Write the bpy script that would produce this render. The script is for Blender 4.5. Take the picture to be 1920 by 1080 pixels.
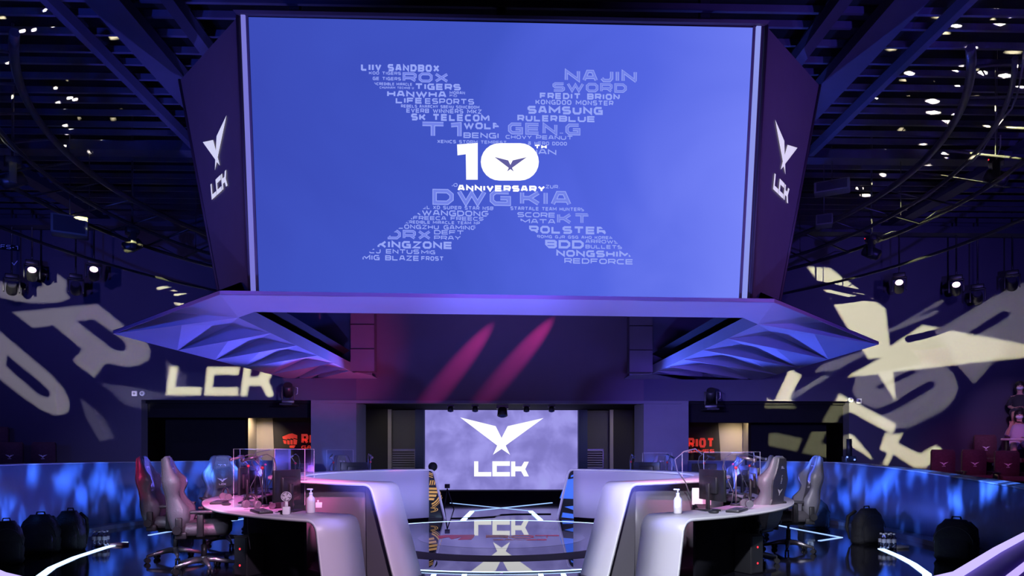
import bpy, bmesh, math, random
from mathutils import Vector, Matrix
random.seed(7)
for o in list(bpy.data.objects): bpy.data.objects.remove(o)
S = bpy.context.scene
COL = S.collection
PI = math.pi
R = math.radians
# ------------------------------------------------------------------ camera
EYE = 1.35; FPX = 1280.0; CX = 973.5; CY = 850.0; YAW = R(-1.5)
cam_d = bpy.data.cameras.new('camera'); cam = bpy.data.objects.new('camera', cam_d); COL.objects.link(cam)
cam.location = (0, 0, EYE); cam.rotation_euler = (PI/2, 0, YAW)
cam_d.sensor_width = 36; cam_d.lens = FPX/1920*36
cam_d.shift_x = (960-CX)/1920; cam_d.shift_y = (CY-540)/1920
cam_d.clip_start = 0.05; cam_d.clip_end = 200
S.camera = cam
S.view_settings.view_transform = 'Standard'; S.view_settings.look = 'None'
S.view_settings.exposure = 0.0; S.view_settings.gamma = 1.0; S.view_settings.use_curve_mapping = False
def lin(r, g, b):
    f = lambda c: (c/255/12.92) if c/255 <= 0.04045 else ((c/255+0.055)/1.055)**2.4
    return (f(r), f(g), f(b))
# ------------------------------------------------------------------ world: dim violet fill added to lift the blacks
W = bpy.data.worlds.new('world'); S.world = W; W.use_nodes = True
W.node_tree.nodes['Background'].inputs[0].default_value = (0.34, 0.22, 0.62, 1)
W.node_tree.nodes['Background'].inputs[1].default_value = 0.03
# ------------------------------------------------------------------ stage lighting
LK = 3.0
def spot(name, loc, tgt, energy, color, size=40, blend=0.5, soft=0.08, streak=None):
    d = bpy.data.lights.new(name, 'SPOT'); o = bpy.data.objects.new(name, d); COL.objects.link(o)
    o.location = loc; dv = Vector(tgt)-Vector(loc)
    o.rotation_euler = dv.to_track_quat('-Z', 'Y').to_euler()
    d.energy = energy*LK; d.color = color; d.spot_size = R(size); d.spot_blend = blend; d.shadow_soft_size = soft
    if streak:                                   # ripples put into the lamp's strength by noise
        d.use_nodes = True; nt = d.node_tree; em = nt.nodes['Emission']
        tc = nt.nodes.new('ShaderNodeTexCoord'); mp = nt.nodes.new('ShaderNodeMapping')
        mp.inputs['Scale'].default_value = streak
        nz = nt.nodes.new('ShaderNodeTexNoise'); nz.inputs['Scale'].default_value = 1.0; nz.inputs['Detail'].default_value = 3
        rp = nt.nodes.new('ShaderNodeValToRGB'); rp.color_ramp.elements[0].position = 0.50; rp.color_ramp.elements[0].color = (0.045, 0.045, 0.045, 1)
        rp.color_ramp.elements[1].position = 0.66; rp.color_ramp.elements[1].color = (1, 1, 1, 1)
        ml = nt.nodes.new('ShaderNodeMath'); ml.operation = 'MULTIPLY'; ml.inputs[1].default_value = 1.6
        nt.links.new(tc.outputs['Normal'], mp.inputs[0]); nt.links.new(mp.outputs[0], nz.inputs[0])
        nt.links.new(nz.outputs[0], rp.inputs[0]); nt.links.new(rp.outputs[0], ml.inputs[0]); 
        sx = nt.nodes.new('ShaderNodeSeparateXYZ'); nt.links.new(tc.outputs['Normal'], sx.inputs[0])      # added mask trims the beam and bands it in two rows
        ab = nt.nodes.new('ShaderNodeMath'); ab.operation = 'ABSOLUTE'; nt.links.new(sx.outputs['Y'], ab.inputs[0])
        mr = nt.nodes.new('ShaderNodeMapRange'); mr.inputs[1].default_value = .085; mr.inputs[2].default_value = .13; mr.inputs[3].default_value = 1; mr.inputs[4].default_value = 0
        nt.links.new(ab.outputs[0], mr.inputs[0]); m2 = nt.nodes.new('ShaderNodeMath'); m2.operation = 'MULTIPLY'
        nt.links.new(ml.outputs[0], m2.inputs[0]); nt.links.new(mr.outputs[0], m2.inputs[1])
        sn_ = nt.nodes.new('ShaderNodeMath'); sn_.operation = 'MULTIPLY'; sn_.inputs[1].default_value = 62; nt.links.new(sx.outputs['Y'], sn_.inputs[0])
        co = nt.nodes.new('ShaderNodeMath'); co.operation = 'COSINE'; nt.links.new(sn_.outputs[0], co.inputs[0])
        c2 = nt.nodes.new('ShaderNodeMath'); c2.operation = 'MULTIPLY_ADD'; c2.inputs[1].default_value = -.5; c2.inputs[2].default_value = .58; nt.links.new(co.outputs[0], c2.inputs[0])
        m3 = nt.nodes.new('ShaderNodeMath'); m3.operation = 'MULTIPLY'; nt.links.new(m2.outputs[0], m3.inputs[0]); nt.links.new(c2.outputs[0], m3.inputs[1])
        nt.links.new(m3.outputs[0], em.inputs['Strength'])
    return o
# white-lavender key onto the desk ends
spot('key_left', (1.2, 0.2, 4.6), (-1.6, 6.8, 0.6), 600, (0.92, 0.66, 1.0), 30, 0.6, 0.10)
spot('key_right', (-0.6, 0.2, 4.6), (1.8, 6.9, 0.6), 1100, (0.82, 0.84, 1.0), 32, 0.6, 0.10)
spot('key_inner_left', (2.4, 4.2, 2.6), (-2.9, 12.2, 0.6), 1050, (0.42, 0.42, 1.0), 34, 0.6, 0.1)
spot('key_inner_right', (-2.4, 4.2, 2.6), (2.9, 12.2, 0.6), 1050, (0.46, 0.44, 1.0), 34, 0.6, 0.1)
# magenta washes on the player desks
spot('magenta_left', (-1.9, 4.4, 4.9), (-2.75, 8.7, 0.8), 900, (1.0, 0.10, 0.42), 25, 0.7, 0.06)
spot('crimson_chair', (-7.6, 6.6, 2.6), (-4.35, 8.65, 1.1), 130, (1.0, 0.04, 0.22), 11, 0.6, 0.04)
spot('magenta_left_top', (-2.0, 4.0, 5.2), (-2.7, 8.6, 0.8), 500, (1.0, 0.32, 0.75), 30, 0.7, 0.06)
spot('magenta_right', (1.4, 4.6, 4.9), (2.3, 8.4, 0.9), 420, (1.0, 0.12, 0.50), 24, 0.7, 0.06)
spot('lavender_right', (2.2, 4.0, 5.2), (3.0, 8.8, 0.8), 300, (0.85, 0.75, 1.0), 36, 0.7, 0.06)
# blue ripples over the ring barrier
STK = (34, 9, 1)
spot('blue_wall_left', (-1.5, 6.0, 2.9), (-7.2, 11.6, 0.55), 5200, (0.06, 0.20, 1.0), 60, 0.7, 0.03, STK)
spot('blue_wall_left_far', (-1.0, 9.0, 2.9), (-6.6, 14.2, 0.7), 3000, (0.05, 0.17, 1.0), 60, 0.7, 0.03, STK)
spot('blue_wall_right', (1.5, 6.0, 2.9), (6.7, 11.6, 0.55), 5200, (0.06, 0.20, 1.0), 60, 0.7, 0.03, STK)
spot('blue_wall_right_far', (1.0, 9.0, 2.9), (6.0, 14.2, 0.7), 2600, (0.05, 0.17, 1.0), 60, 0.7, 0.03, STK)
# added unseen spots that colour the canopy underside
spot('canopy_up_left', (-.9, 4.6, 0.25), (-1.4, 8.5, 3.2), 480, (0.17, 0.17, 1.0), 58, 0.5, 0.05)
spot('canopy_up_right', (.9, 4.6, 0.25), (1.4, 8.6, 3.2), 480, (0.16, 0.18, 1.0), 58, 0.5, 0.05)
spot('canopy_side_left', (-1.6, 15.9, 1.2), (-4.6, 11.6, 3.2), 1100, (0.13, 0.13, 1.0), 70, 0.8, 0.03)
spot('canopy_side_right', (1.6, 15.9, 1.2), (4.6, 11.6, 3.2), 1100, (0.08, 0.14, 1.0), 70, 0.8, 0.03)
spot('canopy_pink_left', (-1.0, 12.0, 0.6), (-3.4, 15.3, 3.2), 260, (1.0, 0.08, 0.40), 40, 0.8, 0.05)
# violet wash over fascia and pillars, magenta streaks raking down the fascia
spot('fascia_wash', (0.0, 2.3, 0.9), (0, 17, 3.0), 260, (0.30, 0.10, 0.75), 44, 0.9, 0.1)
spot('pillar_wash_left', (-2.4, 11.0, 2.6), (-4.4, 17, 1.9), 30, (0.20, 0.14, 0.9), 60, 0.8, 0.1)
spot('pillar_wash_right', (2.4, 11.0, 2.6), (4.6, 17, 1.9), 230, (0.16, 0.10, 1.0), 50, 0.8, 0.1)
spot('streak_one', (1.5, 16.4, 6.7), (-1.0, 17.0, 3.6), 1500, (1.0, 0.05, 0.38), 8.5, 1.0, 0.02)
spot('streak_two', (3.0, 16.4, 6.7), (0.55, 17.0, 3.85), 1500, (1.0, 0.05, 0.38), 8.5, 1.0, 0.02)
spot('wall_wash_left', (-9.5, 12.6, 5.5), (-9.8, 17, 3.4), 62, (0.24, 0.17, 0.75), 125, 0.9, 0.1)
spot('wall_wash_right', (9.5, 12.6, 5.5), (9.8, 17, 3.4), 62, (0.24, 0.17, 0.72), 125, 0.9, 0.1)
spot('lavender_chair_left', (-4.6, 2.8, 4.2), (-3.5, 7.9, .75), 420, (0.66, 0.68, 1.0), 17, 0.6, 0.05)  # added spot that turns the near left chair lavender
# ceiling and screen-box washes
spot('ceiling_wash_left', (-5.0, 1.5, 2.2), (-7.2, 10.5, 7.0), 700, (0.06, 0.10, 1.0), 75, 0.8, 0.1)
spot('ceiling_wash_right', (5.0, 1.5, 2.2), (7.2, 10.5, 7.0), 700, (0.16, 0.10, 1.0), 75, 0.8, 0.1)
spot('box_wash_left', (-6.5, 2.0, 1.5), (-3.7, 8.3, 4.6), 170, (0.60, 0.32, 0.66), 34, 0.8, 0.1)
spot('box_wash_right', (6.5, 2.0, 1.5), (3.8, 8.3, 4.6), 210, (0.66, 0.26, 0.70), 34, 0.8, 0.1)
spot('stand_pink', (5.5, 9.0, 3.4), (10.9, 15.3, 1.1), 160, (1.0, 0.12, 0.40), 22, 0.7, 0.05)
spot('people_violet', (6.5, 7.0, 4.5), (12.3, 15.8, 2.2), 420, (0.75, 0.40, 1.0), 14, 0.7, 0.05)
spot('door_warm_left', (-6.8, 19.1, 2.5), (-6.95, 19.95, 0.6), 40, (1.0, 0.76, 0.46), 110, 0.9, 0.03)
spot('door_warm_right', (7.0, 19.1, 2.5), (6.8, 19.95, 0.6), 40, (1.0, 0.76, 0.46), 110, 0.9, 0.03)
spot('recess_left', (-3.0, 18.4, 2.5), (-3.0, 20.2, 1.2), 9, (1.0, 0.95, 0.75), 100, 0.9, 0.03)
spot('recess_right', (3.2, 18.4, 2.5), (3.0, 20.2, 1.2), 9, (1.0, 0.95, 0.75), 100, 0.9, 0.03)
# ------------------------------------------------------------------ measuring helpers
_c, _s = math.cos(YAW), math.sin(YAW)
CAMP = Vector((0, 0, EYE))
def ray(px, py):
    a = (px-CX)/FPX; b = (CY-py)/FPX
    return Vector((a*_c-1*_s, a*_s+_c, b))
def P(px, py, Y):
    d = ray(px, py); return CAMP+d*(Y/d.y)
def Pz(px, py, z):
    d = ray(px, py); return CAMP+d*((z-EYE)/d.z)
def Ppl(px, py, p0, n):
    d = ray(px, py); return CAMP+d*((p0-CAMP).dot(n)/d.dot(n))
# ------------------------------------------------------------------ materials
def mat(name, col, rough=0.5, metal=0.0, emit=None, es=1.0, spec=0.5, bump=None, noise=None, coat=0, alpha=None):
    m = bpy.data.materials.new(name); m.use_nodes = True; nt = m.node_tree; b = nt.nodes['Principled BSDF']
    b.inputs['Base Color'].default_value = (*col, 1); b.inputs['Roughness'].default_value = rough
    b.inputs['Metallic'].default_value = metal; b.inputs['Specular IOR Level'].default_value = spec
    b.inputs['Coat Weight'].default_value = coat; b.inputs['Coat Roughness'].default_value = 0.08
    if emit: b.inputs['Emission Color'].default_value = (*emit, 1); b.inputs['Emission Strength'].default_value = es
    if noise or bump:
        tc = nt.nodes.new('ShaderNodeTexCoord'); nz = nt.nodes.new('ShaderNodeTexNoise'); nt.links.new(tc.outputs['Object'], nz.inputs[0])
        nz.inputs['Scale'].default_value = (noise or bump)[0]; nz.inputs['Detail'].default_value = 4
        if noise:
            mx = nt.nodes.new('ShaderNodeMix'); mx.data_type = 'RGBA'
            k = noise[1]; mx.inputs[6].default_value = (*[c*(1-k) for c in col], 1); mx.inputs[7].default_value = (*[min(1, c*(1+k)) for c in col], 1)
            nt.links.new(nz.outputs[0], mx.inputs[0]); nt.links.new(mx.outputs[2], b.inputs['Base Color'])
        if bump:
            n2 = nt.nodes.new('ShaderNodeTexNoise'); n2.inputs['Scale'].default_value = bump[0]; nt.links.new(tc.outputs['Object'], n2.inputs[0])
            bp = nt.nodes.new('ShaderNodeBump'); bp.inputs['Strength'].default_value = bump[1]; bp.inputs['Distance'].default_value = 0.02
            nt.links.new(n2.outputs[0], bp.inputs['Height']); nt.links.new(bp.outputs[0], b.inputs['Normal'])
    return m
M_IOR = 2.3
def emi(name, col, st=1.0):
    m = bpy.data.materials.new(name); m.use_nodes = True; nt = m.node_tree; nt.nodes.clear()
    e = nt.nodes.new('ShaderNodeEmission'); e.inputs[0].default_value = (*col, 1); e.inputs[1].default_value = st
    o = nt.nodes.new('ShaderNodeOutputMaterial'); nt.links.new(e.outputs[0], o.inputs[0]); return m
def screen_mat(name, stops, scale, off, strength=1.0, dist=0.0, noise_amt=0.5, dirv=(1, 0, 0), det=3):
    m = bpy.data.materials.new(name); m.use_nodes = True; nt = m.node_tree; nt.nodes.clear()
    tc = nt.nodes.new('ShaderNodeTexCoord')
    nz = nt.nodes.new('ShaderNodeTexNoise'); nz.inputs['Scale'].default_value = scale; nz.inputs['Detail'].default_value = det; nz.inputs['Distortion'].default_value = dist
    nt.links.new(tc.outputs['Object'], nz.inputs[0])
    dt = nt.nodes.new('ShaderNodeVectorMath'); dt.operation = 'DOT_PRODUCT'; dt.inputs[1].default_value = dirv
    nt.links.new(tc.outputs['Object'], dt.inputs[0])
    a = nt.nodes.new('ShaderNodeMath'); a.operation = 'MULTIPLY_ADD'; nt.links.new(nz.outputs[0], a.inputs[0]); a.inputs[1].default_value = noise_amt
    nt.links.new(dt.outputs['Value'], a.inputs[2])
    b2 = nt.nodes.new('ShaderNodeMath'); b2.operation = 'ADD'; nt.links.new(a.outputs[0], b2.inputs[0]); b2.inputs[1].default_value = off
    rp = nt.nodes.new('ShaderNodeValToRGB'); nt.links.new(b2.outputs[0], rp.inputs[0])
    el = rp.color_ramp.elements
    el[0].position = stops[0][0]; el[0].color = (*stops[0][1], 1); el[1].position = stops[-1][0]; el[1].color = (*stops[-1][1], 1)
    for p, c in stops[1:-1]: e = el.new(p); e.color = (*c, 1)
    e = nt.nodes.new('ShaderNodeEmission'); nt.links.new(rp.outputs[0], e.inputs[0]); e.inputs[1].default_value = strength
    o = nt.nodes.new('ShaderNodeOutputMaterial'); nt.links.new(e.outputs[0], o.inputs[0]); return m
M = {}
M['wall'] = mat('navy_wall_paint', (0.075, 0.07, 0.12), 0.85, noise=(1.5, 0.08))
M['fascia'] = mat('fascia_panel', (0.11, 0.08, 0.12), 0.7, noise=(3, 0.08))
M['pillar'] = mat('pillar_paint', (0.16, 0.15, 0.2), 0.7, noise=(4, 0.1))
M['black'] = mat('black_panel', (0.010, 0.010, 0.014), 0.8, noise=(8, 0.2), spec=0.1)
M['blackgloss'] = mat('black_gloss', (0.01, 0.01, 0.014), 0.12, noise=(8, 0.1))
M['ceil'] = mat('dark_ceiling', (0.012, 0.012, 0.014), 0.9, noise=(3, 0.2), spec=0.1)
M['slat'] = mat('ceiling_slat_paint', (0.05, 0.05, 0.09), 0.6, noise=(3, 0.3))
M['beam'] = mat('ceiling_beam_paint', (0.035, 0.035, 0.07), 0.7, noise=(4, 0.2))
M['canopy'] = mat('canopy_panel', (0.42, 0.40, 0.55), 0.55, noise=(2, 0.05))
M['rim'] = mat('canopy_rim', (0.35, 0.2, 0.35), 0.5, noise=(2, 0.1))
M['box'] = mat('screen_box_panel', (0.10, 0.075, 0.11), 0.6, noise=(5, 0.1))
M['bezel'] = mat('screen_bezel', (0.03, 0.015, 0.03), 0.6, noise=(5, 0.1))
M['ribbon'] = mat('satin_white_ribbon', (0.62, 0.6, 0.66), 0.38, noise=(2, 0.03), spec=0.5)
M['cpanel'] = mat('counter_white_panel', (0.62, 0.6, 0.72), 0.5, noise=(2, 0.04))
M['dpanel'] = mat('desk_grey_panel', (0.16, 0.15, 0.17), 0.35, noise=(2, 0.05))
M['desk'] = mat('desk_top_satin', (0.40, 0.38, 0.42), 0.22, noise=(2, 0.05))
M['floor'] = mat('polished_black_floor', (0.01, 0.01, 0.016), 0.07, noise=(6, 0.3), spec=0.8)
M['disc'] = mat('polished_stage_disc', (0.012, 0.012, 0.02), 0.015, noise=(9, 0.3), spec=1.0)
M['greydisc'] = mat('grey_logo_disc', (0.16, 0.16, 0.22), 0.02, noise=(9, 0.2), spec=1.0)
for k_ in ('disc', 'greydisc'): M[k_].node_tree.nodes['Principled BSDF'].inputs['IOR'].default_value = M_IOR
M['matte'] = mat('matte_black_band', (0.012, 0.01, 0.014), 0.6, noise=(9, 0.2), spec=0.2)
M['redprint'] = mat('red_floor_print', (0.75, 0.04, 0.08), 0.35, noise=(9, 0.1))
M['led'] = emi('floor_led_strip', (0.42, 0.62, 1.0), 3.2)
M['ledthin'] = emi('thin_led_strip', (0.30, 0.48, 1.0), 1.6)
M['ledlav'] = emi('lavender_led', (0.55, 0.42, 1.0), 1.1)
M['ring'] = mat('barrier_satin_blue', (0.12, 0.14, 0.20), 0.40, noise=(3, 0.08), bump=(5, 0.3))
M['ringtop'] = mat('barrier_cap', (0.22, 0.2, 0.2), 0.5, noise=(3, 0.1))
M['kerb'] = mat('kerb_grey', (0.10, 0.10, 0.10), 0.4, noise=(6, 0.2))
M['white'] = mat('white_plastic', (0.85, 0.85, 0.86), 0.4, noise=(9, 0.02))
M['logo'] = mat('printed_logo_glow', (0.80, 0.82, 0.72), 0.5, emit=lin(225, 228, 205), es=0.72)  # print glows by itself to look brightly lit
M['logow'] = emi('screen_white', (1, 1, 1), 1.15)
M['logoprint'] = mat('embroidered_white', (0.85, 0.83, 0.9), 0.5, noise=(20, 0.03))
M['leather'] = mat('charcoal_leather', (0.055, 0.052, 0.06), 0.42, noise=(14, 0.15), bump=(60, 0.15))
M['leatherg'] = mat('grey_leather_bolster', (0.15, 0.145, 0.17), 0.38, noise=(14, 0.1), bump=(60, 0.15))
M['plastic'] = mat('black_plastic', (0.02, 0.02, 0.023), 0.4, noise=(9, 0.2))
M['rail'] = mat('truss_rail', (0.05, 0.05, 0.06), 0.4, metal=0.5, noise=(9, 0.1))
M['metal'] = mat('grey_metal', (0.35, 0.34, 0.37), 0.3, metal=0.9, noise=(9, 0.1))
M['dmetal'] = mat('dark_metal', (0.06, 0.06, 0.07), 0.4, metal=0.6, noise=(9, 0.1))
M['mondark'] = mat('monitor_back', (0.018, 0.018, 0.022), 0.35, noise=(9, 0.1))
M['fabric'] = mat('black_nylon', (0.014, 0.015, 0.02), 0.75, noise=(30, 0.3), bump=(40, 0.4))
M['skin'] = mat('skin', (0.55, 0.33, 0.26), 0.55, noise=(20, 0.05))
M['hair'] = mat('dark_hair', (0.015, 0.012, 0.012), 0.5, noise=(40, 0.3))
M['cloth'] = mat('dark_cloth', (0.02, 0.02, 0.03), 0.8, noise=(20, 0.2))
M['mask'] = mat('face_mask', (0.75, 0.75, 0.8), 0.7, noise=(20, 0.03))
M['seat'] = mat('audience_seat_fabric', (0.09, 0.04, 0.06), 0.8, noise=(25, 0.3))
M['gold'] = mat('gold_print_glow', (0.75, 0.42, 0.08), 0.4, emit=(0.75, 0.42, 0.10), es=0.35)  # gold print with its own glow added to the colour
M['blueprint'] = mat('blue_print_glow', (0.08, 0.22, 0.8), 0.4, emit=(0.05, 0.2, 0.8), es=0.45)  # blue print, likewise brightened by a glow of its own
M['redsign'] = mat('red_sign_letters', (0.8, 0.06, 0.03), 0.5, emit=(0.8, 0.05, 0.03), es=0.45)
M['warmwall'] = mat('warm_grey_wall', (0.35, 0.32, 0.27), 0.8, noise=(2, 0.08))
M['sanit'] = mat('sanitizer_bottle', (0.9, 0.86, 0.9), 0.35, noise=(8, 0.02))
M['screenlit'] = emi('lit_monitor_face', (0.8, 0.75, 1.0), 0.9)
M['glowpink'] = emi('lamp_lens_pink', (1.0, 0.62, 0.9), 4.0)
M['redled'] = emi('red_led', (1.0, 0.03, 0.05), 2.0)
M['blueglint'] = emi('blue_glint_glow', (0.2, 0.3, 1.0), 2.0)
M['cable'] = mat('cable_rubber', (0.10, 0.10, 0.12), 0.5, noise=(9, 0.1))
def glassy(name, tint, fac):
    m = bpy.data.materials.new(name); m.use_nodes = True; nt = m.node_tree; nt.nodes.clear()
    t = nt.nodes.new('ShaderNodeBsdfTransparent'); t.inputs[0].default_value = (*tint, 1)
    g = nt.nodes.new('ShaderNodeBsdfGlossy'); g.inputs['Roughness'].default_value = 0.08; g.inputs[0].default_value = (0.9, 0.85, 1, 1)
    f = nt.nodes.new('ShaderNodeFresnel'); f.inputs[0].default_value = 1.35
    a = nt.nodes.new('ShaderNodeMath'); a.operation = 'ADD'; nt.links.new(f.outputs[0], a.inputs[0]); a.inputs[1].default_value = fac
    x = nt.nodes.new('ShaderNodeMixShader'); nt.links.new(a.outputs[0], x.inputs[0]); nt.links.new(t.outputs[0], x.inputs[1]); nt.links.new(g.outputs[0], x.inputs[2])
    o = nt.nodes.new('ShaderNodeOutputMaterial'); nt.links.new(x.outputs[0], o.inputs[0]); return m
M['acrylic'] = glassy('clear_acrylic', (0.93, 0.92, 0.96), 0.02)
M['pet'] = glassy('clear_bottle', (0.8, 0.82, 0.86), 0.12)
M['edge'] = mat('acrylic_edge', (0.5, 0.48, 0.55), 0.3, noise=(5, 0.02))
# ------------------------------------------------------------------ mesh builder
class MB:
    def __init__(s): s.bm = bmesh.new(); s.mi = 0; s.sm = False
    def face(s, pts):
        try:
            f = s.bm.faces.new([s.bm.verts.new(Vector(p)) for p in pts]); f.material_index = s.mi; f.smooth = s.sm
        except ValueError: pass
        return s
    def _faces(s, vs, idx, sm=None):
        for i in idx:
            try:
                f = s.bm.faces.new([vs[k] for k in i]); f.material_index = s.mi; f.smooth = s.sm if sm is None else sm
            except ValueError: pass
    def box(s, c, d, m=None):
        m = m or Matrix()
        vs = [s.bm.verts.new(m @ Vector((c[0]+x*d[0]/2, c[1]+y*d[1]/2, c[2]+z*d[2]/2))) for z in (-1, 1) for y in (-1, 1) for x in (-1, 1)]
        s._faces(vs, [(0, 2, 3, 1), (4, 5, 7, 6), (0, 1, 5, 4), (2, 6, 7, 3), (0, 4, 6, 2), (1, 3, 7, 5)], False); return s
    def rbox(s, c, d, r=0.02, m=None):
        b2 = bmesh.new(); bmesh.ops.create_cube(b2, size=1)
        for v in b2.verts: v.co = Vector((v.co.x*d[0], v.co.y*d[1], v.co.z*d[2]))
        bmesh.ops.bevel(b2, geom=list(b2.edges), offset=min(r, min(d)*0.45), segments=2, affect='EDGES', profile=0.5)
        T = (m or Matrix()) @ Matrix.Translation(c); mp = {}
        for v in b2.verts: mp[v] = s.bm.verts.new(T @ v.co)
        for f in b2.faces:
            nf = s.bm.faces.new([mp[v] for v in f.verts]); nf.material_index = s.mi; nf.smooth = True
        b2.free(); return s
    def cyl(s, p0, p1, r0, r1=None, n=12, cap=True):
        r1 = r0 if r1 is None else r1; p0 = Vector(p0); p1 = Vector(p1); d = (p1-p0).normalized()
        q = d.to_track_quat('Z', 'Y').to_matrix(); u, v = q.col[0], q.col[1]
        a = [s.bm.verts.new(p0+(u*math.cos(2*PI*i/n)+v*math.sin(2*PI*i/n))*r0) for i in range(n)]
        b = [s.bm.verts.new(p1+(u*math.cos(2*PI*i/n)+v*math.sin(2*PI*i/n))*r1) for i in range(n)]
        for i in range(n):
            f = s.bm.faces.new((a[i], a[(i+1) % n], b[(i+1) % n], b[i])); f.smooth = True; f.material_index = s.mi
        if cap:
            for l in (list(reversed(a)), b):
                f = s.bm.faces.new(l); f.material_index = s.mi
        return s
    def tube(s, pts, r, n=6, rs=None):
        pts = [Vector(p) for p in pts]; L = []
        for i, p in enumerate(pts):
            d = (pts[min(i+1, len(pts)-1)]-pts[max(i-1, 0)]).normalized()
            q = d.to_track_quat('Z', 'Y').to_matrix(); rr = rs[i] if rs else r
            L.append([p+(q.col[0]*math.cos(2*PI*k/n)+q.col[1]*math.sin(2*PI*k/n))*rr for k in range(n)])
        # align rings
        for i in range(1, len(L)):
            best = min(range(n), key=lambda o: (L[i][o]-L[i-1][0]).length); L[i] = L[i][best:]+L[i][:best]
        return s.loft(L)
    def loft(s, loops, cap=True, close=True, sm=True):
        V = [[s.bm.verts.new(Vector(p)) for p in l] for l in loops]; n = len(V[0])
        for a, b in zip(V[:-1], V[1:]):
            for i in range(n if close else n-1):
                try:
                    f = s.bm.faces.new((a[i], a[(i+1) % n], b[(i+1) % n], b[i])); f.smooth = sm; f.material_index = s.mi
                except ValueError: pass
        if cap and close:
            for l in (list(reversed(V[0])), V[-1]):
                try: f = s.bm.faces.new(l); f.material_index = s.mi
                except ValueError: pass
        return s
    def ball(s, c, r, n=12, m=None):
        r = r if hasattr(r, '__len__') else (r, r, r); m = m or Matrix()
        L = []
        for i in range(1, n):
            t = PI*i/n
            L.append([m @ Vector((c[0]+r[0]*math.sin(t)*math.cos(2*PI*k/(n+4)), c[1]+r[1]*math.sin(t)*math.sin(2*PI*k/(n+4)), c[2]-r[2]*math.cos(t))) for k in range(n+4)])
        return s.loft(L)
    def prism(s, pts, vec):
        vec = Vector(vec); a = [s.bm.verts.new(Vector(p)) for p in pts]; b = [s.bm.verts.new(Vector(p)+vec) for p in pts]; n = len(a)
        for l in (list(reversed(a)), b):
            f = s.bm.faces.new(l); f.material_index = s.mi
        for i in range(n):
            f = s.bm.faces.new((a[i], a[(i+1) % n], b[(i+1) % n], b[i])); f.material_index = s.mi
        return s
    def build(s, name, m, parent=None, loc=None):
        bmesh.ops.recalc_face_normals(s.bm, faces=list(s.bm.faces))
        me = bpy.data.meshes.new(name); s.bm.to_mesh(me); s.bm.free()
        for x in (m if isinstance(m, (list, tuple)) else [m]): me.materials.append(x)
        o = bpy.data.objects.new(name, me); COL.objects.link(o)
        if parent: o.parent = parent
        if loc: o.location = loc
        return o
def tag(o, label=None, cat=None, group=None, kind=None):
    if label: o['label'] = label
    if cat: o['category'] = cat
    if group: o['group'] = group
    if kind: o['kind'] = kind
    return o
def struct(o, label=None):
    o['kind'] = 'structure'
    if label: o['label'] = label
    return o
def thing(name, label, cat, loc=(0, 0, 0), rz=0, group=None):
    o = bpy.data.objects.new(name, None); COL.objects.link(o); o.location = loc; o.rotation_euler = (0, 0, rz)
    o.empty_display_size = 0.1
    return tag(o, label, cat, group)
def copy_tree(o, parent=None):
    c = o.copy(); COL.objects.link(c)
    if parent: c.parent = parent
    for ch in o.children: copy_tree(ch, c)
    return c
PROTO = {}; LAST = [None]
def spawn(kind, builder, label, cat, loc, rz=0, group=None, scale=None):
    if kind not in PROTO:
        o = thing(kind, label, cat); builder(o); PROTO[kind] = o
        bpy.context.view_layer.update()
    else: o = copy_tree(PROTO[kind])
    if 'group' in o: del o['group']
    tag(o, label, cat, group)
    o.location = loc; o.rotation_euler = (0, 0, rz)
    if scale: o.scale = (scale,)*3
    LAST[0] = o
    return o
# ------------------------------------------------------------------ marks: bird and LCK lettering, in units of the mark's own width
def N(pts): return [((x-782)/766, (481-y)/766) for x, y in pts]
BIRD = N([(402, 210), (728, 290), (782, 398), (838, 290), (1168, 215), (820, 468), (860, 553), (782, 500), (703, 553), (742, 468)])
LET_L = N([(530, 613), (568, 613), (568, 712), (688, 712), (688, 752), (530, 752)])
LET_C = N([(698, 613), (858, 613), (858, 655), (738, 655), (738, 712), (858, 712), (858, 752), (698, 752)])
LET_K = N([(870, 615), (908, 615), (908, 660), (965, 660), (990, 617), (1033, 617), (1000, 685), (1033, 752), (988, 752), (962, 705), (908, 705), (908, 752), (870, 752)])
LCK = [LET_L, LET_C, LET_K]
def flat(mb, polys, f, vec=None):
    for p in polys:
        q = [f(*a) for a in p]
        if vec: mb.prism(q, vec)
        else: mb.face(q)
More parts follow.
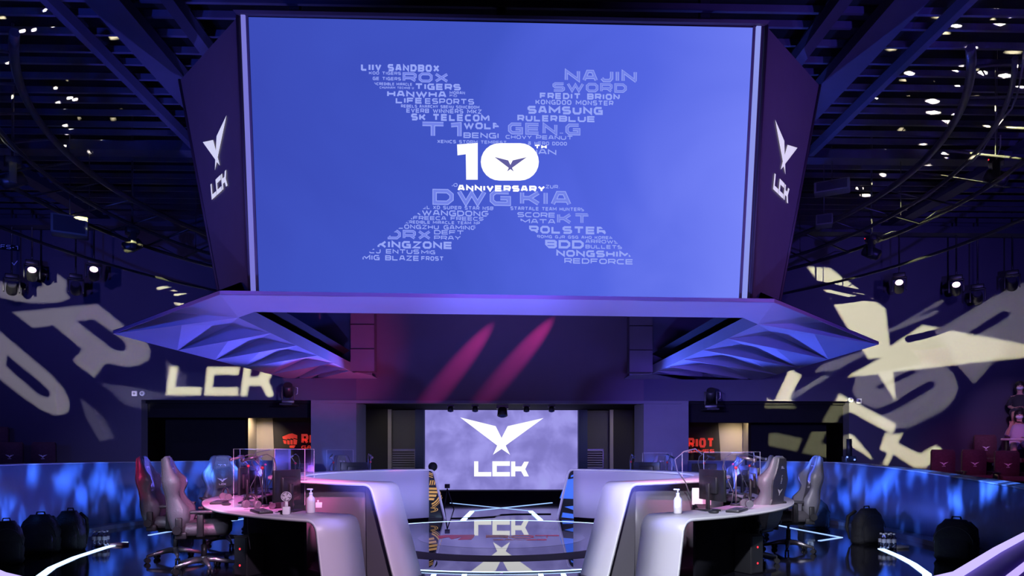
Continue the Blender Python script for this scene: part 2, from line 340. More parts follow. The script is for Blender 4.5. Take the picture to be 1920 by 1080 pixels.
# wide stroke alphabet
G = {
'A': [[(0, 0), (.3, 1), (.7, 1), (1, 0)], [(.14, .33), (.86, .33)]], 'B': [[(0, 0), (0, 1), (.85, 1), (1, .85), (1, .65), (.85, .5), (1, .35), (1, .15), (.85, 0), (0, 0)], [(0, .5), (.85, .5)]],
'C': [[(1, 1), (.2, 1), (0, .75), (0, .25), (.2, 0), (1, 0)]], 'D': [[(0, 0), (0, 1), (.75, 1), (1, .7), (1, .3), (.75, 0), (0, 0)]],
'E': [[(1, 1), (0, 1), (0, 0), (1, 0)], [(0, .5), (.95, .5)]], 'F': [[(1, 1), (0, 1), (0, 0)], [(0, .48), (.9, .48)]],
'G': [[(1, 1), (.2, 1), (0, .75), (0, .25), (.2, 0), (1, 0), (1, .48), (.5, .48)]], 'H': [[(0, 0), (0, 1)], [(1, 0), (1, 1)], [(0, .5), (1, .5)]],
'I': [[(.5, 0), (.5, 1)]], 'J': [[(1, 1), (1, .25), (.8, 0), (.2, 0), (0, .25)]], 'K': [[(0, 0), (0, 1)], [(0, .5), (.45, .5), (1, 1)], [(.45, .5), (1, 0)]],
'L': [[(0, 1), (0, 0), (1, 0)]], 'M': [[(0, 0), (0, 1), (.5, .3), (1, 1), (1, 0)]], 'N': [[(0, 0), (0, 1), (1, 0), (1, 1)]],
'O': [[(.2, 0), (0, .25), (0, .75), (.2, 1), (.8, 1), (1, .75), (1, .25), (.8, 0), (.2, 0)]], 'P': [[(0, 0), (0, 1), (.85, 1), (1, .85), (1, .5), (.85, .35), (0, .35)]],
'Q': [[(.2, 0), (0, .25), (0, .75), (.2, 1), (.8, 1), (1, .75), (1, .25), (.8, 0), (.2, 0)], [(.65, .3), (1, 0)]],
'R': [[(0, 0), (0, 1), (.85, 1), (1, .85), (1, .55), (.85, .4), (0, .4)], [(.6, .4), (1, 0)]], 'S': [[(1, 1), (.15, 1), (0, .85), (0, .65), (.15, .5), (.85, .5), (1, .35), (1, .15), (.85, 0), (0, 0)]],
'T': [[(0, 1), (1, 1)], [(.5, 1), (.5, 0)]], 'U': [[(0, 1), (0, .25), (.2, 0), (.8, 0), (1, .25), (1, 1)]], 'V': [[(0, 1), (.5, 0), (1, 1)]],
'W': [[(0, 1), (.27, 0), (.5, .85), (.73, 0), (1, 1)]], 'X': [[(0, 0), (1, 1)], [(0, 1), (1, 0)]], 'Y': [[(0, 1), (.5, .45), (1, 1)], [(.5, .45), (.5, 0)]],
'Z': [[(0, 1), (1, 1), (0, 0), (1, 0)]], '0': [[(.2, 0), (0, .25), (0, .75), (.2, 1), (.8, 1), (1, .75), (1, .25), (.8, 0), (.2, 0)]],
'1': [[(0, .93), (1, 1), (1, 0)]], '2': [[(0, 1), (1, 1), (1, .5), (0, .5), (0, 0), (1, 0)]], '8': [[(0, 0), (0, 1), (1, 1), (1, 0), (0, 0)], [(0, .5), (1, .5)]],
'.': [[(.5, 0), (.5, .1)]], '-': [[(.1, .5), (.9, .5)]], '&': [[(1, .3), (.6, 0), (0, 0), (0, .5), (.8, .5), (.8, 1), (.1, 1), (1, 0)]]}
GW = {'I': .28, 'M': 1.3, 'W': 1.4, '1': .55, 'T': 1.1, '.': .3, 'J': .85, '-': .6}
def stroke_quads(pl, t):
    out = []
    n = len(pl)
    closed = n > 2 and pl[0] == pl[-1]
    P2 = [Vector(p) for p in pl]
    def nrm(a, b): d = (b-a).normalized(); return Vector((-d.y, d.x))
    off = []
    for i in range(n):
        if i == 0: n1 = nrm(P2[-2], P2[-1]) if closed else nrm(P2[0], P2[1])
        else: n1 = nrm(P2[i-1], P2[i])
        if i == n-1: n2 = nrm(P2[0], P2[1]) if closed else nrm(P2[-2], P2[-1])
        else: n2 = nrm(P2[i], P2[i+1])
        m = n1+n2
        m = m.normalized() if m.length > 1e-6 else n1
        k = min(1/max(m.dot(n1), .3), 1.9); off.append(m*(t/2*k))
    for i in range(n-1):
        out.append([tuple(P2[i]+off[i]), tuple(P2[i+1]+off[i+1]), tuple(P2[i+1]-off[i+1]), tuple(P2[i]-off[i])])
    return out
def word(text, w, h, bold=0.2, inner=1.0):
    """strokes of a word filling a w by h box, origin lower-left"""
    t = h*bold; gap = h*.20; q = []
    ws = [.6 if ch == ' ' else GW.get(ch, 1.0) for ch in text]
    nf = sum(1 for ch in text if ch in 'I.'); fixed = nf*t*1.05
    gap = min(gap, .16*w/max(1, sum(ws)))
    k = (w-gap*(len(text)-1)-fixed)/max(.01, sum(c for c, ch in zip(ws, text) if ch not in 'I.')); x = 0
    for ch, c in zip(text, ws):
        cw = t*1.05 if ch in 'I.' else c*k
        if ch != ' ':
            ww = max(cw-t, t*.001)
            for pl in G[ch]:
                q += stroke_quads([(x+t/2+a*ww, t/2+b*(h-t)) for a, b in pl], t*inner)
        x += cw+gap
    return q
def clip(poly, region):
    for i in range(len(region)):
        a, b = region[i], region[(i+1) % len(region)]; out = []
        ins = lambda p: (b[0]-a[0])*(p[1]-a[1])-(b[1]-a[1])*(p[0]-a[0]) >= -1e-9
        for j in range(len(poly)):
            p, q = poly[j], poly[(j+1) % len(poly)]
            if ins(p): out.append(p)
            if ins(p) != ins(q):
                d1 = (b[0]-a[0])*(p[1]-a[1])-(b[1]-a[1])*(p[0]-a[0]); d2 = (b[0]-a[0])*(q[1]-a[1])-(b[1]-a[1])*(q[0]-a[0])
                u = d1/(d1-d2); out.append((p[0]+(q[0]-p[0])*u, p[1]+(q[1]-p[1])*u))
        poly = out
        if len(poly) < 3: return []
    return poly
# ================================================================== SETTING
YW = 17.0                                       # plane of the hall's back wall
HC = 7.9
b = MB(); b.face([(-16, -2, 0), (16, -2, 0), (16, 24, 0), (-16, 24, 0)]); struct(b.build('floor', M['floor']))
b = MB(); b.box((0, 11, HC+.1), (32, 26, .2)); struct(b.build('ceiling', M['ceil']))
# back wall with three openings
def wx(px, py=800): return P(px, py, YW).x
xl0, xl1, xp0 = wx(265), wx(583), wx(668)
xr1, xr0, xp1 = wx(1592), wx(1291), wx(1207)
ztop = P(425, 750, YW).z; zfas = P(760, 756, YW).z
def wallbox(x0, x1, z0, z1, name, m, y0=YW, y1=YW+.3):
    return struct(MB().box(((x0+x1)/2, (y0+y1)/2, (z0+z1)/2), (x1-x0, y1-y0, z1-z0)).build(name, m))
b = MB()
b.box(((-16+xl0)/2, YW+.15, HC/2), (xl0+16, .3, HC)); b.box(((16+xr1)/2, YW+.15, HC/2), (16-xr1, .3, HC))
b.box(((xl0+xp0)/2, YW+.15, (ztop+HC)/2), (xp0-xl0, .3, HC-ztop)); b.box(((xr1+xp1)/2, YW+.15, (ztop+HC)/2), (xr1-xp1, .3, HC-ztop))
struct(b.build('wall_back', M['wall']))
b = MB().box(((xp0+xp1)/2, YW+.14, (zfas+HC)/2), (xp1-xp0, .28, HC-zfas)); struct(b.build('wall_fascia', M['fascia']))
struct(MB().box((( xp0+xp1)/2, YW-.02, zfas+.03), (xp1-xp0+1.9, .05, .07)).build('trim_1', M['pillar']))
wallbox(xl1, xp0, 0, ztop, 'wall_left_pillar', M['pillar'], YW, YW+1.2)
wallbox(xp1, xr0, 0, ztop, 'wall_right_pillar', M['pillar'], YW, YW+1.2)
struct(MB().box((-16, 11, HC/2), (.2, 26, HC)).build('wall_left', M['wall']))
struct(MB().box((16, 11, HC/2), (.2, 26, HC)).build('wall_right', M['wall']))
# foyers behind the two side openings
for s, x0, x1, nm in ((-1, xl0, xl1, 'left'), (1, xr0, xr1, 'right')):
    xi, xo = (x1, x0) if s < 0 else (x0, x1)    # xi by the pillar
    b = MB(); b.box(((x0+x1)/2, 20.1, 1.5), (x1-x0+3, .2, 3.0)); struct(b.build('wall_foyer_'+nm, M['warmwall']))
    b = MB(); b.box(((x0+x1)/2, 18.7, ztop-.02), (x1-x0+1, 3.0, .1)); struct(b.build('trim_2' if s < 0 else 'trim_3', M['black']))
    # black header and the dark partition on the outer side
    edge = P(460 if s < 0 else 1408, 800, 18.2).x; zh = P(500, 783 if s < 0 else 791, 17.3).z
    b = MB(); b.box(((x0+x1)/2, 17.45, (zh+ztop)/2), (x1-x0-.01, .3, ztop-zh))
    b.box(((edge+xo)/2, 18.3, ztop/2), (abs(edge-xo), .2, ztop)); struct(b.build('wall_header_'+nm, M['black']))
    # slanted warm panel inside
    c0 = P(478 if s < 0 else 1396, 800, 19.9).x; c1 = P(510 if s < 0 else 1345, 800, 19.9).x; c2 = P(517 if s < 0 else 1357, 860, 19.9).x
    b = MB(); b.prism([(c1, 19.96, 2.7), (c2, 19.96, 0), (xi-s*-.9*0+(-s)*1.4, 19.96, 0), (xi+(-s)*1.4, 19.96, 2.7)], (0, -.05, 0))
    struct(b.build('wall_panel_'+nm, mat('dark_foyer_panel_'+nm, (0.02, 0.018, 0.016), 0.8)))
    struct(MB().box((c0, 19.55, 1.4), (.09, .7, 2.8)).build('trim_4' if s < 0 else 'trim_5', M['warmwall']))
# centre alcove
ys = 20.3
ax0, ax1 = P(797, 800, ys).x, P(1083, 800, ys).x
b = MB(); b.box((0, ys+.2, 1.5), (9.0, .2, 3.2)); struct(b.build('wall_alcove', mat('alcove_wall', (0.12, 0.12, 0.11), 0.8, noise=(3, .1))))
struct(MB().box((0, 18.8, zfas+.1), (8.6, 3.2, .12)).build('trim_6', M['black']))
for s, xx, nm in ((-1, ax0, 'trim_7'), (1, ax1, 'trim_8')):
    struct(MB().box((xx+s*.14, ys-.05, 1.4), (.26, .3, 2.8)).build(nm, mat('navy_column_'+nm, (0.03, 0.05, 0.14), 0.6, noise=(3, .1))))
for s, a, c, nm in ((-1, 703, 778, 'left'), (1, 1099, 1131, 'right')):
    x0, x1 = P(a, 860, ys).x, P(c, 860, ys).x; z0, z1 = .9, P(740, 843, ys).z
    v = thing('wall_vent', 'grey louvred vent in the alcove wall %s of the lower screen' % nm, 'vent', ((x0+x1)/2, ys+.04, z0))
    f = MB(); w, h = x1-x0, z1-z0
    for xx in (-w/2, w/2): f.box((xx, 0, h/2), (.03, .06, h))
    for zz in (0, h): f.box((0, 0, zz), (w+.03, .06, .03))
    f.build('frame', M['metal'], v); f = MB()
    for k in range(8):
        f.box((0, 0, h*(k+.5)/8), (w-.03, .05, .03), Matrix())
    f.build('louvre_blades', mat('vent_blade_'+nm, (0.4, 0.4, 0.38), 0.5, noise=(4, .05)), v)
# black plinth under the lower screen
b = MB().box(((ax0+ax1)/2, ys-.25, .13), (ax1-ax0+1.6, .5, .26)); tag(b.build('screen_plinth', M['black']), 'low black plinth running under the lower screen', 'plinth')
# ------------------------------------------------------------------ ceiling grille and beams
b = MB(); y = 2.0; k = 0
while y < 16.8:
    b.box((0, y, 7.0), (30, .045, .09)); y += .40 if k % 3 else .30; k += 1
struct(b.build('trim_9', M['slat']))
b = MB()
for x, w, z in ((-5.45, .10, 6.82), (-4.72, .42, 6.78), (-3.98, .16, 6.82), (5.62, .10, 6.82), (4.85, .42, 6.78), (4.1, .16, 6.82), (-9.5, .3, 6.9), (9.5, .3, 6.9)):
    b.box((x, 9, z), (w, 15.8, .16))
b.box((0, 12.4, 6.8), (26, .30, .16)); b.box((0, 16.2, 6.7), (26, .3, .16))
struct(b.build('trim_10', M['beam']))
# ================================================================== BIG SCREEN
DB, DT = 8.4, 7.98
bl = P(482, 548, DB); tl = P(463, 32, DT)
sn = Vector((0, -(tl.z-bl.z), (DT-DB))).normalized()      # faces the audience, leaning out at the top
sp0 = bl.copy()
def SP(px, py, out=0.0): return Ppl(px, py, sp0, sn)+sn*out
big = thing('hanging_screen', 'huge hanging video screen glowing blue with the 10th anniversary X of names', 'screen', tuple(SP(940, 555)))
def under(o, par):                                          # child built in world coordinates
    o.parent = par; o.matrix_parent_inverse = Matrix.Translation(par.location).inverted(); return o
def wbuild(mb, name, m, par):
    for v in mb.bm.verts: v.co -= Vector(par.location)
    return mb.build(name, m, par)
cS = [(463, 32), (1415, 52), (1397, 562), (482, 548)]
scr_mat = screen_mat('screen_picture_blue', [(0.0, lin(58, 74, 182)), (.35, lin(66, 86, 200)), (.6, lin(84, 102, 226)), (.85, lin(116, 130, 248)), (1, lin(140, 150, 252))], 0.4, 0.28, 1.0, 1.0, 0.42, (0.13, 0, -0.03))
b = MB(); b.face([SP(*p) for p in cS]); wbuild(b, 'display_face', scr_mat, big)
# bezel: box behind with dark border
oc = [(447, 26), (1436, 46), (1407, 566), (468, 552)]
b = MB(); b.prism([SP(*p, -.012) for p in oc], -sn*.5+Vector((0, .12, 0))); wbuild(b, 'housing', M['bezel'], big)
for q in ([(453, 29), (461, 29.3), (481, 548), (472.5, 548)], [(1417.5, 51), (1426, 51.4), (1398.5, 561.5), (1390, 561.3)]):
    pass
b = MB(); b.prism([SP(*p, .003) for p in [(453, 29), (461, 29.2), (480, 548), (472, 548)]], sn*.03); wbuild(b, 'light_strip', emi('strip_lavender_a', lin(122, 120, 214)), big)
b = MB(); b.prism([SP(*p, .003) for p in [(1417, 51), (1425.5, 51.2), (1399, 562), (1391, 562)]], sn*.03); wbuild(b, 'light_strip', emi('strip_lavender_b', lin(140, 150, 235)), big)
b = MB()
for a, c in (((461, 29.4), (481, 548)), ((1416.3, 51), (1390, 562))):
    s = 1 if a[0] < 900 else -1
    b.prism([SP(a[0]+s*.5, a[1], .002), SP(a[0]+s*5, a[1], .002), SP(c[0]+s*5, c[1], .002), SP(c[0]+s*.5, c[1], .002)], sn*.02)
b.prism([SP(440, 23, .0), SP(1440, 43, .0), SP(1436, 49, .0), SP(447, 30, .0)], sn*.06)
b.prism([SP(468, 547, .0), SP(1408, 561, .0), SP(1407, 566, .0), SP(466, 553, .0)], sn*.04)
wbuild(b, 'frame', M['box'], big)
# lettering
WORDS = {
'UL': [('LIIV SANDBOX', 677, 824, 120, 134), ('KOO TIGERS', 692, 752, 135, 141), ('GE TIGERS', 699, 752, 145, 151.5), ('ROX', 755, 841, 136, 155), ('INCREDIBLE MIRACLE', 700, 773, 155.5, 161), ('CHUNNAM TECHNO U', 712, 776, 163, 167.5),
 ('TIGERS', 778, 864, 157, 169.5), ('HANWHA', 726, 837, 170.5, 183), ('MORAN', 843, 872, 172, 178), ('FIO', 843, 857, 178.5, 183), ('LIFE', 742, 792, 183.5, 195), ('ESPORTS', 797, 889, 185, 196),
 ('REBELS ANARCHY SBENU SONICBOOM', 752, 899, 197, 203), ('EVER8 WINNERS MKZ', 762, 903, 204, 212.5), ('SK TELECOM', 771, 918, 213.5, 227), ('T1', 788, 865.5, 228, 259.5), ('WOLF', 869.5, 938, 230, 243), ('BENGI', 869, 935, 249, 260), ('XENICS STORM TEMPEST', 820, 950, 263, 269.5)],
'UR': [('NAJIN', 1058.7, 1194, 130.5, 154), ('SWORD', 1036, 1175, 154.8, 173), ('FREDIT BRION', 1012, 1162, 174.5, 186.5), ('KONGDOO MONSTER', 1004, 1150, 187.5, 197), ('SAMSUNG', 989, 1130, 199, 214.5), ('RULER', 970, 1045, 216, 228.5), ('BLUE', 1048, 1116, 217.5, 229.5),
 ('GEN.G', 952.6, 1088, 230, 253), ('CHOVY', 948, 997, 254, 261.5), ('PEANUT', 1005, 1074, 254.5, 262.5), ('& HERO DDOO', 990, 1063, 266, 273), ('IAN', 1005, 1043, 280.5, 291)],
'LL': [('SHO', 832, 858, 344, 351), ('DWG', 811, 958, 354, 385), ('NEL XD SUPER STAR NS8', 786, 925, 386, 393), ('KWANGDONG', 776, 916, 394, 405), ('AFREECA FREECS', 764, 907, 405.5, 413), ('INCREDIBLE MIRACLE TEAM NP', 753, 900, 414, 420), ('LONGZHU GAMING', 747, 892, 421.5, 430),
 ('DRX', 727, 808, 430.8, 449.5), ('DEFT', 814, 870, 432, 440.5), ('PRAY', 814, 864, 442.5, 450.5), ('KINGZONE', 708, 848.5, 451.6, 466), ('CJ ENTUS', 692, 786, 467.2, 476), ('MIG', 790, 816, 470, 477.5), ('MIG BLAZE', 680, 786, 478.5, 488.5), ('FROST', 790, 832, 481, 489.5)],
'LR': [('ZUR.', 1023, 1049, 347.5, 354.5), ('KIA', 975, 1071, 357, 386.5), ('STARTALE TEAM HUNTERS', 957, 1095, 388, 395), ('SCORE', 970, 1041, 398.5, 408), ('MATA', 976, 1041, 411, 420), ('KT', 1044.5, 1106, 399.5, 421), ('ROLSTER', 992, 1137, 423.5, 438.5), ('ROMG GJR GSG AHQ KOREA', 1007, 1148, 441.5, 447.5),
 ('BDD', 1022, 1094.5, 450, 466.5), ('ARROWS', 1097.5, 1160, 450, 457), ('BULLETS', 1097.5, 1166, 459.5, 467), ('NONGSHIM', 1043, 1182, 469, 482), ('REDFORCE', 1058, 1187, 484.5, 495)]}
ARM = {'UL': [(665, 119), (824, 119), (955, 258), (955, 275), (820, 275)], 'UR': [(1060, 122), (1200, 122), (1196, 150), (1045, 300), (940, 300), (940, 245)],
       'LL': [(860, 338), (977, 338), (828, 494), (666, 494)], 'LR': [(950, 340), (1040, 340), (1192, 490), (1192, 500), (1064, 500), (950, 388)], 'ALL': [(600, 50), (1300, 50), (1300, 600), (600, 600)]}
TXA = emi('screen_text_dim', lin(116, 132, 234)); TXB = emi('screen_text', lin(150, 166, 248))
for arm, ws in WORDS.items():
    for t, x0, x1, y0, y1 in ws:
        h = y1-y0; big_w = h > 17; reg = ARM['ALL'] if t in ('DWG', 'KIA') else ARM[arm]
        for inner, out, mm in (((1, .005, TXB), (.62, .009, TXA)) if big_w else ((1, .006, TXB),)):
            tgt = MB()
            for q in word(t, x1-x0, h*.96, .27 if h > 11 else .22, inner):
                pq = [(x0+a, y1-c+(x0+a-x0)*.017-1) for a, c in q]
                cp = clip(pq, reg)
                if len(cp) >= 3: tgt.face([SP(a, c, out) for a, c in cp])
            wbuild(tgt, 'word_lettering', mm, big)
b = MB()
Z6 = lambda x, y: SP(640+x/2.455, 80+y/2.455, .012)
b.face([Z6(*p) for p in [(533, 470), (628, 463), (628, 632), (575, 632), (573, 515), (535, 520)]])
rr = []
for cx, cy, a0 in ((823, 550, -90), (728, 550, 90)):
    for k in range(13):
        a = R(a0+k*15); rr.append(Z6(cx+86*math.cos(a), cy+86*math.sin(a)))
b.face(rr)
for q in word('TH', 23.5, 8.2, .32): b.face([SP(1001.5+a, 280-c, .012) for a, c in q])
for q in word('ANNIVERSARY', 164, 11.5, .30): b.face([SP(858+a, 358.5-c+a*.012, .012) for a, c in q])
wbuild(b, 'anniversary_mark', M['logow'], big)
b = MB(); b.face([SP(957+x*60, 296-y*60+9, .016) for x, y in [(p[0], p[1]-.19) for p in BIRD]]); wbuild(b, 'bird_mark', emi('screen_bird', lin(98, 94, 160)), big)
# side panels of the screen box
for s, it, ib, ot, ob, lg in ((-1, (447, 30), (470, 552), (338, 150), (412, 550), (408, 300)), (1, (1436, 48), (1406, 566), (1536, 160), (1460, 568), (1468, 308))):
    A = SP(*it); B = SP(*ib); u = Vector((s*.63, .776, 0))
    n = (B-A).cross(u).normalized()
    if n.y > 0: n = -n
    C_ = Ppl(*ot, A, n); D_ = Ppl(*ob, A, n)
    pn = thing('side_panel', 'dark purple angled panel with pale bird mark, %s of the big screen' % ('left' if s < 0 else 'right'), 'panel', tuple(B))
    b = MB(); b.prism([A, B, D_, C_], -n*.12); wbuild(b, 'board', M['box'], pn)
    b = MB()
    for p, q in ((A, B), (C_, D_)):
        d = (q-p).normalized(); b.tube([p+n*.01, q+n*.01], .022, 6)
    e = (D_-C_).normalized(); wbuild(b, 'edge_trim', M['bezel'], pn)
    up = (A-B).normalized(); up = (up-up.dot(u)*u).normalized(); c = Ppl(*lg, A, n)+n*.012
    W_ = 0.98
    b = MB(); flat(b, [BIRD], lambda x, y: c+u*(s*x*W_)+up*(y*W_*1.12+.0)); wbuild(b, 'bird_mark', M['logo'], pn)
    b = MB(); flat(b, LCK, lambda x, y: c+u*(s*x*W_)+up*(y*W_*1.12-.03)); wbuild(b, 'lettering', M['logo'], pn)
# ceiling hanger behind/above the screen
hg = thing('screen_hanger', 'dark steel hanger frame between ceiling and the big screen', 'frame', (0, 8.6, 6.4))
b = MB()
for x in (-2.6, 0, 2.6): b.box((x, 8.7, 7.0), (.12, .12, 1.6))
b.box((0, 8.55, 6.55), (6.3, .5, .12)); wbuild(b, 'bars', M['dmetal'], hg)
# ================================================================== CANOPY
zc = 3.2
can = thing('canopy', 'wide hexagonal canopy glowing blue violet under the big screen, with folded side soffits', 'canopy', (0, 12, zc))
F = lambda px, py: Pz(px, py, zc)
oF = [F(412, 552), F(1452, 567)]; oT = [F(212, 626), F(1648, 646)]; oB = [F(566, 717), F(1371, 728)]
iF = [F(477, 585), F(1393, 596)]; iC = [F(447, 595.5), F(1421, 608)]; iB = [F(656, 695.5), F(1222, 701)]
b = MB()
b.face([oF[0], F(930, 560), oF[1], iC[1], iF[1], F(935, 590), iF[0], iC[0]])
for i_ in (0, 1):
    m_ = iC[i_].lerp(oT[i_], .5)+Vector((0, 0, .2))
    b.face([oF[i_], m_, iC[i_]]); b.face([oF[i_], oT[i_], m_])
    for f_ in range(1): b.face([iC[i_], m_, oT[i_]])
fr = b
for f in fr.bm.faces: pass
wbuild(b, 'front_soffit', M['canopy'], can)
for s in (0, 1):
    outer = [oT[s].lerp(oB[s], t) for t in (0, .235, .41, .57, .75, .92)]+[oB[s]]
    inner = [iC[s].lerp(iB[s], t) for t in (0, .2, .4, .6, .78, .92)]+[iB[s]]
    for k in range(6):
        a, c, d, e = inner[k], outer[k], outer[k+1], inner[k+1]
        b = MB()                         # each blade rises lens-shaped to a riser at the next line
        ma = a.lerp(c, .42); mt = e.lerp(d, .42)+Vector((0, 0, .25-.014*k))
        b.face([a, ma, mt, e]); b.face([ma, c, d, mt]); b.face([e, mt, d])
        wbuild(b, 'soffit_fold', M['canopy'], can)
b = MB()
for a, c in ((oF[0], oT[0]), (oT[0], oB[0]), (oF[1], oT[1]), (oT[1], oB[1]), (oF[0], oF[1])):
    h = Vector((0, 0, .045)); b.prism([a, c, c+h, a+h], Vector((0, .02, 0)))
wbuild(b, 'rim', M['rim'], can)
b = MB()
ring_in = [iF[0], iF[1], iC[1], iB[1], F(1180, 704), F(698, 704), iB[0], iC[0]]
for a, c in ((iF[0], iC[0]), (iC[0], iB[0]), (iF[1], iC[1]), (iC[1], iB[1]), (iB[0], F(698, 704)), (iB[1], F(1180, 704)), (iF[0], iF[1])):
    h = Vector((0, 0, .2)); b.face([a, c, c+h, a+h])
wbuild(b, 'inner_lip', mat('lip_grey', (0.16, 0.16, 0.20), .6, noise=(3, .1)), can)
b = MB()                                              # lid so that nothing shines through from above
lid = [oF[0], oT[0], oB[0], iB[0], iC[0], iF[0]]
for i_ in (0, 1):
    for po, pi in (((oF[i_], oT[i_]), (iF[i_], iC[i_])), ((oT[i_], oB[i_]), (iC[i_], iB[i_]))):
        b.face([po[0]+Vector((0, 0, .05)), po[1]+Vector((0, 0, .05)), pi[1]+Vector((0, 0, .46)), pi[0]+Vector((0, 0, .46))])
wbuild(b, 'top_cover', M['black'], can)
# back end of the soffit meeting the fascia
for s, q in ((0, 698), (1, 1180)):
    e = F(q, 704); o2 = Vector((oB[s].x, YW, zc)); b = MB(); b.face([iB[s], e, Vector((e.x, YW, zc+.0)), o2, oB[s]])
    wbuild(b, 'rear_soffit', M['canopy'], can)
# dark posts above the opening
for s, a, c in ((-1, 660, 704), (1, 1178, 1221)):
    x0, x1 = P(a, 650, 15.6).x, P(c, 650, 15.6).x
    pt = thing('canopy_post', 'dark square post rising above the canopy opening, %s side' % ('left' if s < 0 else 'right'), 'post', ((x0+x1)/2, 15.6, zc))
    b = MB().box((0, 0, 1.8), (x1-x0, .3, 3.6)); b.build('shaft', M['box'], pt)
    b = MB()
    for z in (.5, 1.05, 2.2): b.box((0, -.155, z), (x1-x0, .02, .015))
    b.build('joint_strips', M['black'], pt)
# ================================================================== LOWER SCREEN
lo = thing('lower_screen', 'lavender video screen with white bird mark and LCK letters at the back of the stage', 'screen', ((ax0+ax1)/2, ys, .27))
z0, z1 = P(940, 918, ys).z, P(940, 757, ys).z
lw = ax1-ax0
b = MB(); b.box((0, .03, (z1-z0)/2), (lw, .08, z1-z0)); b.build('cabinet', M['black'], lo)
lsm = screen_mat('lower_picture', [(0.0, lin(116, 110, 176)), (.4, lin(130, 124, 200)), (.5, lin(142, 136, 214)), (.62, lin(158, 152, 232)), (1, lin(166, 170, 240))], 1.3, 0.0, 1.0, .25, 1.0, (0, 0, 0.0), 3)
b = MB(); b.face([(-lw/2, -.015, 0), (lw/2, -.015, 0), (lw/2, -.015, z1-z0), (-lw/2, -.015, z1-z0)]); b.build('display_face', lsm, lo)
WW = 156*ys/FPX; cz = P(940, 838, ys).z-.27
b = MB(); flat(b, [BIRD], lambda x, y: Vector((x*WW, -.02, cz+y*WW))); b.build('bird_mark', M['logow'], lo)
b = MB(); flat(b, LCK, lambda x, y: Vector((x*WW, -.02, cz+y*WW))); b.build('lettering', M['logow'], lo)
# small lamps under the fascia
def small_head(o):
    MB().box((0, 0, -.03), (.16, .12, .05)).build('bracket', M['dmetal'], o)
    MB().cyl((0, -.02, -.05), (0, -.05, -.15), .06, .07, 14).build('head', M['plastic'], o)
    MB().cyl((0, -.051, -.151), (0, -.053, -.156), .05, .05, 14).build('lens', mat('dim_lens', (.1, .15, .4), .1), o)
names = ['far left', 'second', 'middle larger', 'fourth', 'far right']
for i, px in enumerate((845, 891, 942, 987, 1034)):
    p = P(px, 757, YW+.5)
    spawn('downlight', small_head, 'small dark lamp under the fascia above the lower screen, %s of five' % names[i], 'lamp', (p.x, p.y, zfas), 0, 'lamps under the fascia', 1.9 if i == 2 else 1.1)
# ================================================================== SIGNS in the foyers
def sign(side):
    Y = 19.7
    if side < 0: x0, y0 = 530, 813; k = 1.0
    else: x0, y0 = 1255, 820
    p = P(x0, 850, Y); px2m = Y/FPX
    t = thing('wall_sign', 'red fist mark and block letters lit on the foyer wall, %s opening' % ('left' if side < 0 else 'right'), 'sign', (p.x, Y, P(x0, y0+30, Y).z))
    h = 30*px2m
    # fist: four fingers and a thumb block
    u = px2m
    fist = [[(0, 24), (12, 29), (18, 30), (27, 26.5), (27, 20), (20.5, 22), (19.5, 20), (15, 21.5), (14, 19.5), (9, 20.5), (8, 18.5), (1, 20)], [(1.2, 18), (6.6, 17), (7, 10.5), (3, 11)], [(8.6, 17.5), (12.8, 17), (13, 9.5), (9.2, 10)], [(14.8, 18), (18.6, 17.6), (18.6, 9.3), (15, 9.6)], [(20.4, 20), (27, 18), (26, 9.5), (20.6, 9.5)], [(13, 7.5), (24, 8), (21, 3), (13.5, 3.5)]]
    b = MB()
    for f in fist: b.prism([(a*u, 0, c*u) for a, c in f], (0, -.03, 0))
    b.build('fist_mark', M['redsign'], t)
    b = MB()
    for q in word('RIOT', 50, 18, .23): b.prism([((a+35)*u, 0, (c+11)*u) for a, c in q], (0, -.03, 0))
    for q in word('GAMES', 50, 6.5, .2): b.prism([((a+35)*u, 0, (c+1)*u) for a, c in q], (0, -.03, 0))
    b.build('lettering', M['redsign'], t)
sign(-1); sign(1)
# ================================================================== FLOOR GRAPHICS
SC = Vector((0, 10.65, 0))
def disc(mb, c, r0, r1, z, a0=0, a1=360, n=96):
    for i in range(n):
        t0, t1 = R(a0+(a1-a0)*i/n), R(a0+(a1-a0)*(i+1)/n)
        q = [(c[0]+r0*math.cos(t0), c[1]+r0*math.sin(t0), z), (c[0]+r1*math.cos(t0), c[1]+r1*math.sin(t0), z), (c[0]+r1*math.cos(t1), c[1]+r1*math.sin(t1), z), (c[0]+r0*math.cos(t1), c[1]+r0*math.sin(t1), z)]
        if r0 == 0: q = q[1:3]+[(c[0], c[1], z)]
        mb.face(q)
b = MB(); b.cyl((0, 10.65, 0), (0, 10.65, .012), 2.97, 2.97, 96)
pf = thing('stage_platform', 'round polished black stage platform ringed with a blue light strip', 'stage', (0, 10.65, 0))
wbuild(b, 'platform_disc', M['disc'], pf)
b = MB(); disc(b, SC, 2.93, 2.99, .0145); wbuild(b, 'edge_light', M['led'], pf)
b = MB(); disc(b, SC, 1.72, 2.22, .014, 180, 360, 60); wbuild(b, 'matte_band', M['matte'], pf)
b = MB(); disc(b, (0, 10.95), 0, 1.33, .0135, n=64); wbuild(b, 'grey_disc', M['greydisc'], pf)
b = MB()
FX = lambda px, py: Pz(px, py, .0155)
b.face([FX(820, 1005), FX(835, 1003), FX(890, 1002.5), FX(889, 1006), FX(884, 1011.5), FX(858, 1012), FX(866, 1007), FX(846, 1011), FX(842, 1007), FX(824, 1010)])
for q in word('RIOT', 138, 6.2, .34): b.face([FX(911+a, 1009.2-c) for a, c in q])
for q in word('GAMES', 100, 2.2, .3): b.face([FX(925+a, 1013-c) for a, c in q])
